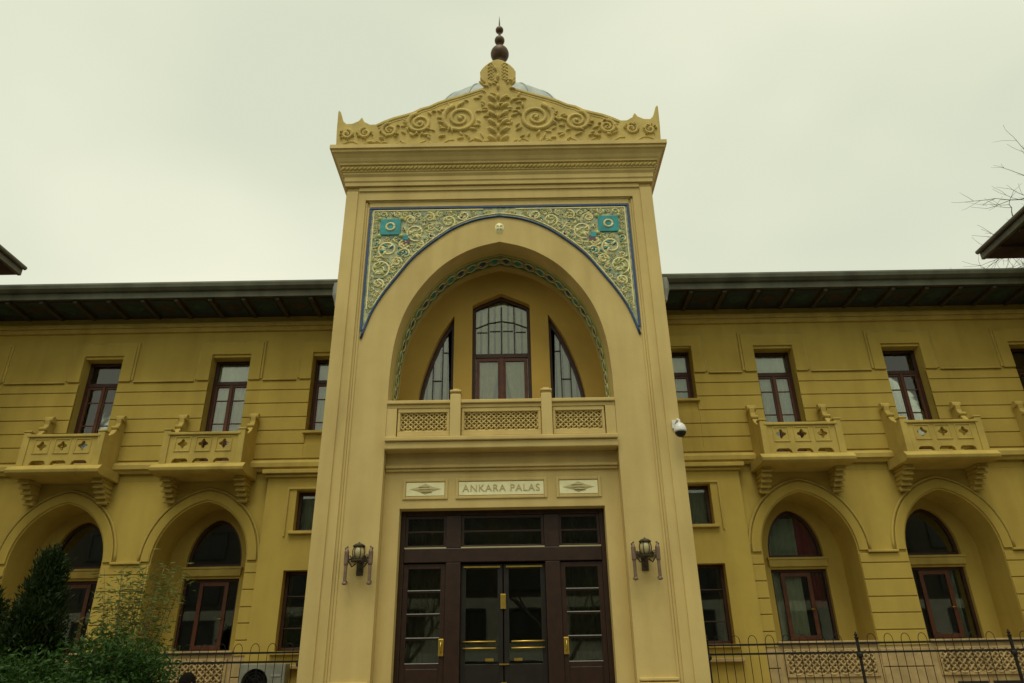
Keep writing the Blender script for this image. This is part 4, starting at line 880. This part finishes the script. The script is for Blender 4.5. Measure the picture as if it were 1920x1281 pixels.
# ================================================================== standing man
def person(x, y, z0, h):
    t = thing('person', (x, y, z0), 'dark-haired person in a dark coat walking past beside the green shrub', 'person')
    k = h/1.8
    J = dict(pel=(0,0,.95), sp=(0,.0,1.15), ch=(0,.01,1.36), nk=(0,.0,1.50), hd=(.0,-.02,1.60), tp=(0,-.02,1.71),
             ls=(-.19,.01,1.43), le=(-.25,.04,1.15), lw=(-.24,-.08,.92), lh=(-.235,-.12,.83), rs=(.19,.01,1.43), re=(.25,-.0,1.15), rw=(.23,-.12,.93), rh=(.225,-.16,.85),
             lp=(-.10,0,.90), lk=(-.11,-.09,.50), la=(-.11,-.02,.09), lt=(-.11,-.17,.045), rp=(.10,0,.90), rk=(.11,.03,.49), ra=(.11,.20,.10), rt=(.11,.06,.045))
    E_ = [('pel','sp'),('sp','ch'),('ch','nk'),('nk','hd'),('hd','tp'),('ch','ls'),('ls','le'),('le','lw'),('lw','lh'),('ch','rs'),('rs','re'),('re','rw'),('rw','rh'),('pel','lp'),('lp','lk'),('lk','la'),('la','lt'),('pel','rp'),('rp','rk'),('rk','ra'),('ra','rt')]
    RR = dict(pel=.16, sp=.155, ch=.17, nk=.058, hd=.088, tp=.075, ls=.085, le=.06, lw=.042, lh=.036, rs=.085, re=.06, rw=.042, rh=.036, lp=.11, lk=.075, la=.05, lt=.04, rp=.11, rk=.075, ra=.05, rt=.04)
    names = list(J); me = bpy.data.meshes.new('body'); me.from_pydata([tuple(c*k for c in J[n]) for n in names], [(names.index(a), names.index(b)) for a, b in E_], [])
    o = bpy.data.objects.new('body', me); COL.objects.link(o)
    sm = o.modifiers.new('skin', 'SKIN'); sm.use_smooth_shade = True
    for i, n in enumerate(names): me.skin_vertices[0].data[i].radius = (RR[n]*k, RR[n]*k*(.72 if n in ('pel','sp','ch') else 1)); me.skin_vertices[0].data[i].use_root = (n == 'pel')
    sb = o.modifiers.new('sub', 'SUBSURF'); sb.levels = 2; sb.render_levels = 2
    bpy.context.view_layer.update(); me2 = bpy.data.meshes.new_from_object(o.evaluated_get(bpy.context.evaluated_depsgraph_get())); bpy.data.objects.remove(o)
    for mm in ('coat', 'trousers', 'skin'): me2.materials.append(MT[mm])
    for p in me2.polygons:
        c = p.center/k; p.use_smooth = True
        p.material_index = 2 if c.z > 1.5 or (c.z < .88 and abs(c.x) > .18) else (1 if c.z < .8 else 0)
    b = bpy.data.objects.new('body', me2); COL.objects.link(b); place(b, (x, y, z0), t); b.rotation_euler.z = R(-35)
    hm = MB(); hc = (0, -.01, 1.655)
    hm.lathe((hc[0], hc[1]+.02, hc[2]), [(max(.01, .108*math.cos(a)), .135*math.sin(a)) for a in [-.5+2.06*i/9 for i in range(10)]], 16)
    hv = [(vx*k, vy*k, vz*k) for vx, vy, vz in hm.v if True]; hm.v = [(x+vx*math.cos(R(-35))-vy*math.sin(R(-35)), y+vx*math.sin(R(-35))+vy*math.cos(R(-35)), z0+vz) for vx, vy, vz in hv]
    hm.build('hair', 'hair', t, smooth=True)
    fc = MB()
    def wp(a, b_, c): a *= k; b_ *= k; c *= k; return (x+a*math.cos(R(-35))-b_*math.sin(R(-35)), y+a*math.sin(R(-35))+b_*math.cos(R(-35)), z0+c)
    fc.tube([wp(0, -.105, 1.655), wp(0, -.128, 1.61), wp(0, -.108, 1.60)], [.010*k, .017*k, .012*k], 6)
    for s in (-1, 1): fc.tube([wp(s*.094, .01, 1.66), wp(s*.104, .012, 1.635), wp(s*.094, .0, 1.60)], [.012*k, .02*k, .01*k], 6)
    fc.build('nose_and_ears', 'skin', t, smooth=True)
    ey = MB()
    for s in (-1, 1): ey.tube([wp(s*.036-.014, -.098, 1.65), wp(s*.036, -.104, 1.652), wp(s*.036+.014, -.098, 1.65)], [.004*k, .009*k, .004*k], 6)
    ey.tube([wp(-.03, -.100, 1.555), wp(0, -.107, 1.553), wp(.03, -.100, 1.555)], [.003*k, .006*k, .003*k], 5)
    ey.build('eyes_and_mouth', 'hair', t)
    for s, n in ((-1, 'lh'), (1, 'rh')):
        fg = MB(); hx, hy, hz = J[n]
        for q in range(4): fg.tube([wp(hx+(q-1.5)*.006, hy+(q-1.5)*.019, hz), wp(hx+s*.004, hy+(q-1.5)*.021, hz-.05-.006*(q in (1, 2))), wp(hx-s*.012, hy+(q-1.5)*.02-.006, hz-.092-.01*(q in (1, 2)))], [.010*k, .009*k, .007*k], 6)
        fg.tube([wp(hx-s*.012, hy-.03, hz+.02), wp(hx-s*.026, hy-.046, hz-.02), wp(hx-s*.028, hy-.044, hz-.05)], [.011*k, .010*k, .008*k], 6); fg.build('fingers', 'skin', t, smooth=True)
person(-4.12, 10.5, .14, 1.84)

# ================================================================== unseen block and trees added across the street for glass reflections
t = thing('added_street_block', (0, -24, 0), 'unseen dull brown four-storey block added across the street for the door glass to reflect', 'building')
ZF = (.9, 4.4, 7.6, 10.8)
MB().box(-34, 34, -24, -20, 7.0, 14.2).build('wall', 'facade', t); MB().box(-34.02, 34.02, -24.02, -19.99, -.01, 6.998).build('ground_floor_wall', 'pale', t)  # made-up facade: dark above for fanlight reflections, pale below for the doors
MB().box(-34.4, 34.4, -19.99, -18.6, 3.1, 3.6).build('added_canopy', 'white', t); MB().box(-34.5, 34.5, -24.4, -19.6, 14.202, 14.6).build('roof', 'facadedark', t)  # white band added for the door glass to reflect
for x in range(-31, 34, 4):
    for z in ZF: MB().prism(rect(x-1.25, x+1.25, z-.15, z+1.95), -20.01, -19.88, holes=[rect(x-1.1, x+1.1, z, z+1.8)]).box(x-1.1, x+1.1, -20.01, -19.975, z, z+1.8).box(x-.04, x+.04, -19.974, -19.92, z, z+1.8).build('window', 'facadedark', t)
bare_tree(-6, -12.5, 13, 'smaller unseen bare tree added on the pavement across the road for reflections', 20, 1.0, 5, 'added bare trees across the street')  # trees added out of view to darken the glass reflections
bare_tree(2.5, -12, 15, 'taller unseen bare tree added across the road for reflections, straight opposite the portal', 21, 1.0, 5, 'added bare trees across the street')

scene.render.engine = 'CYCLES'
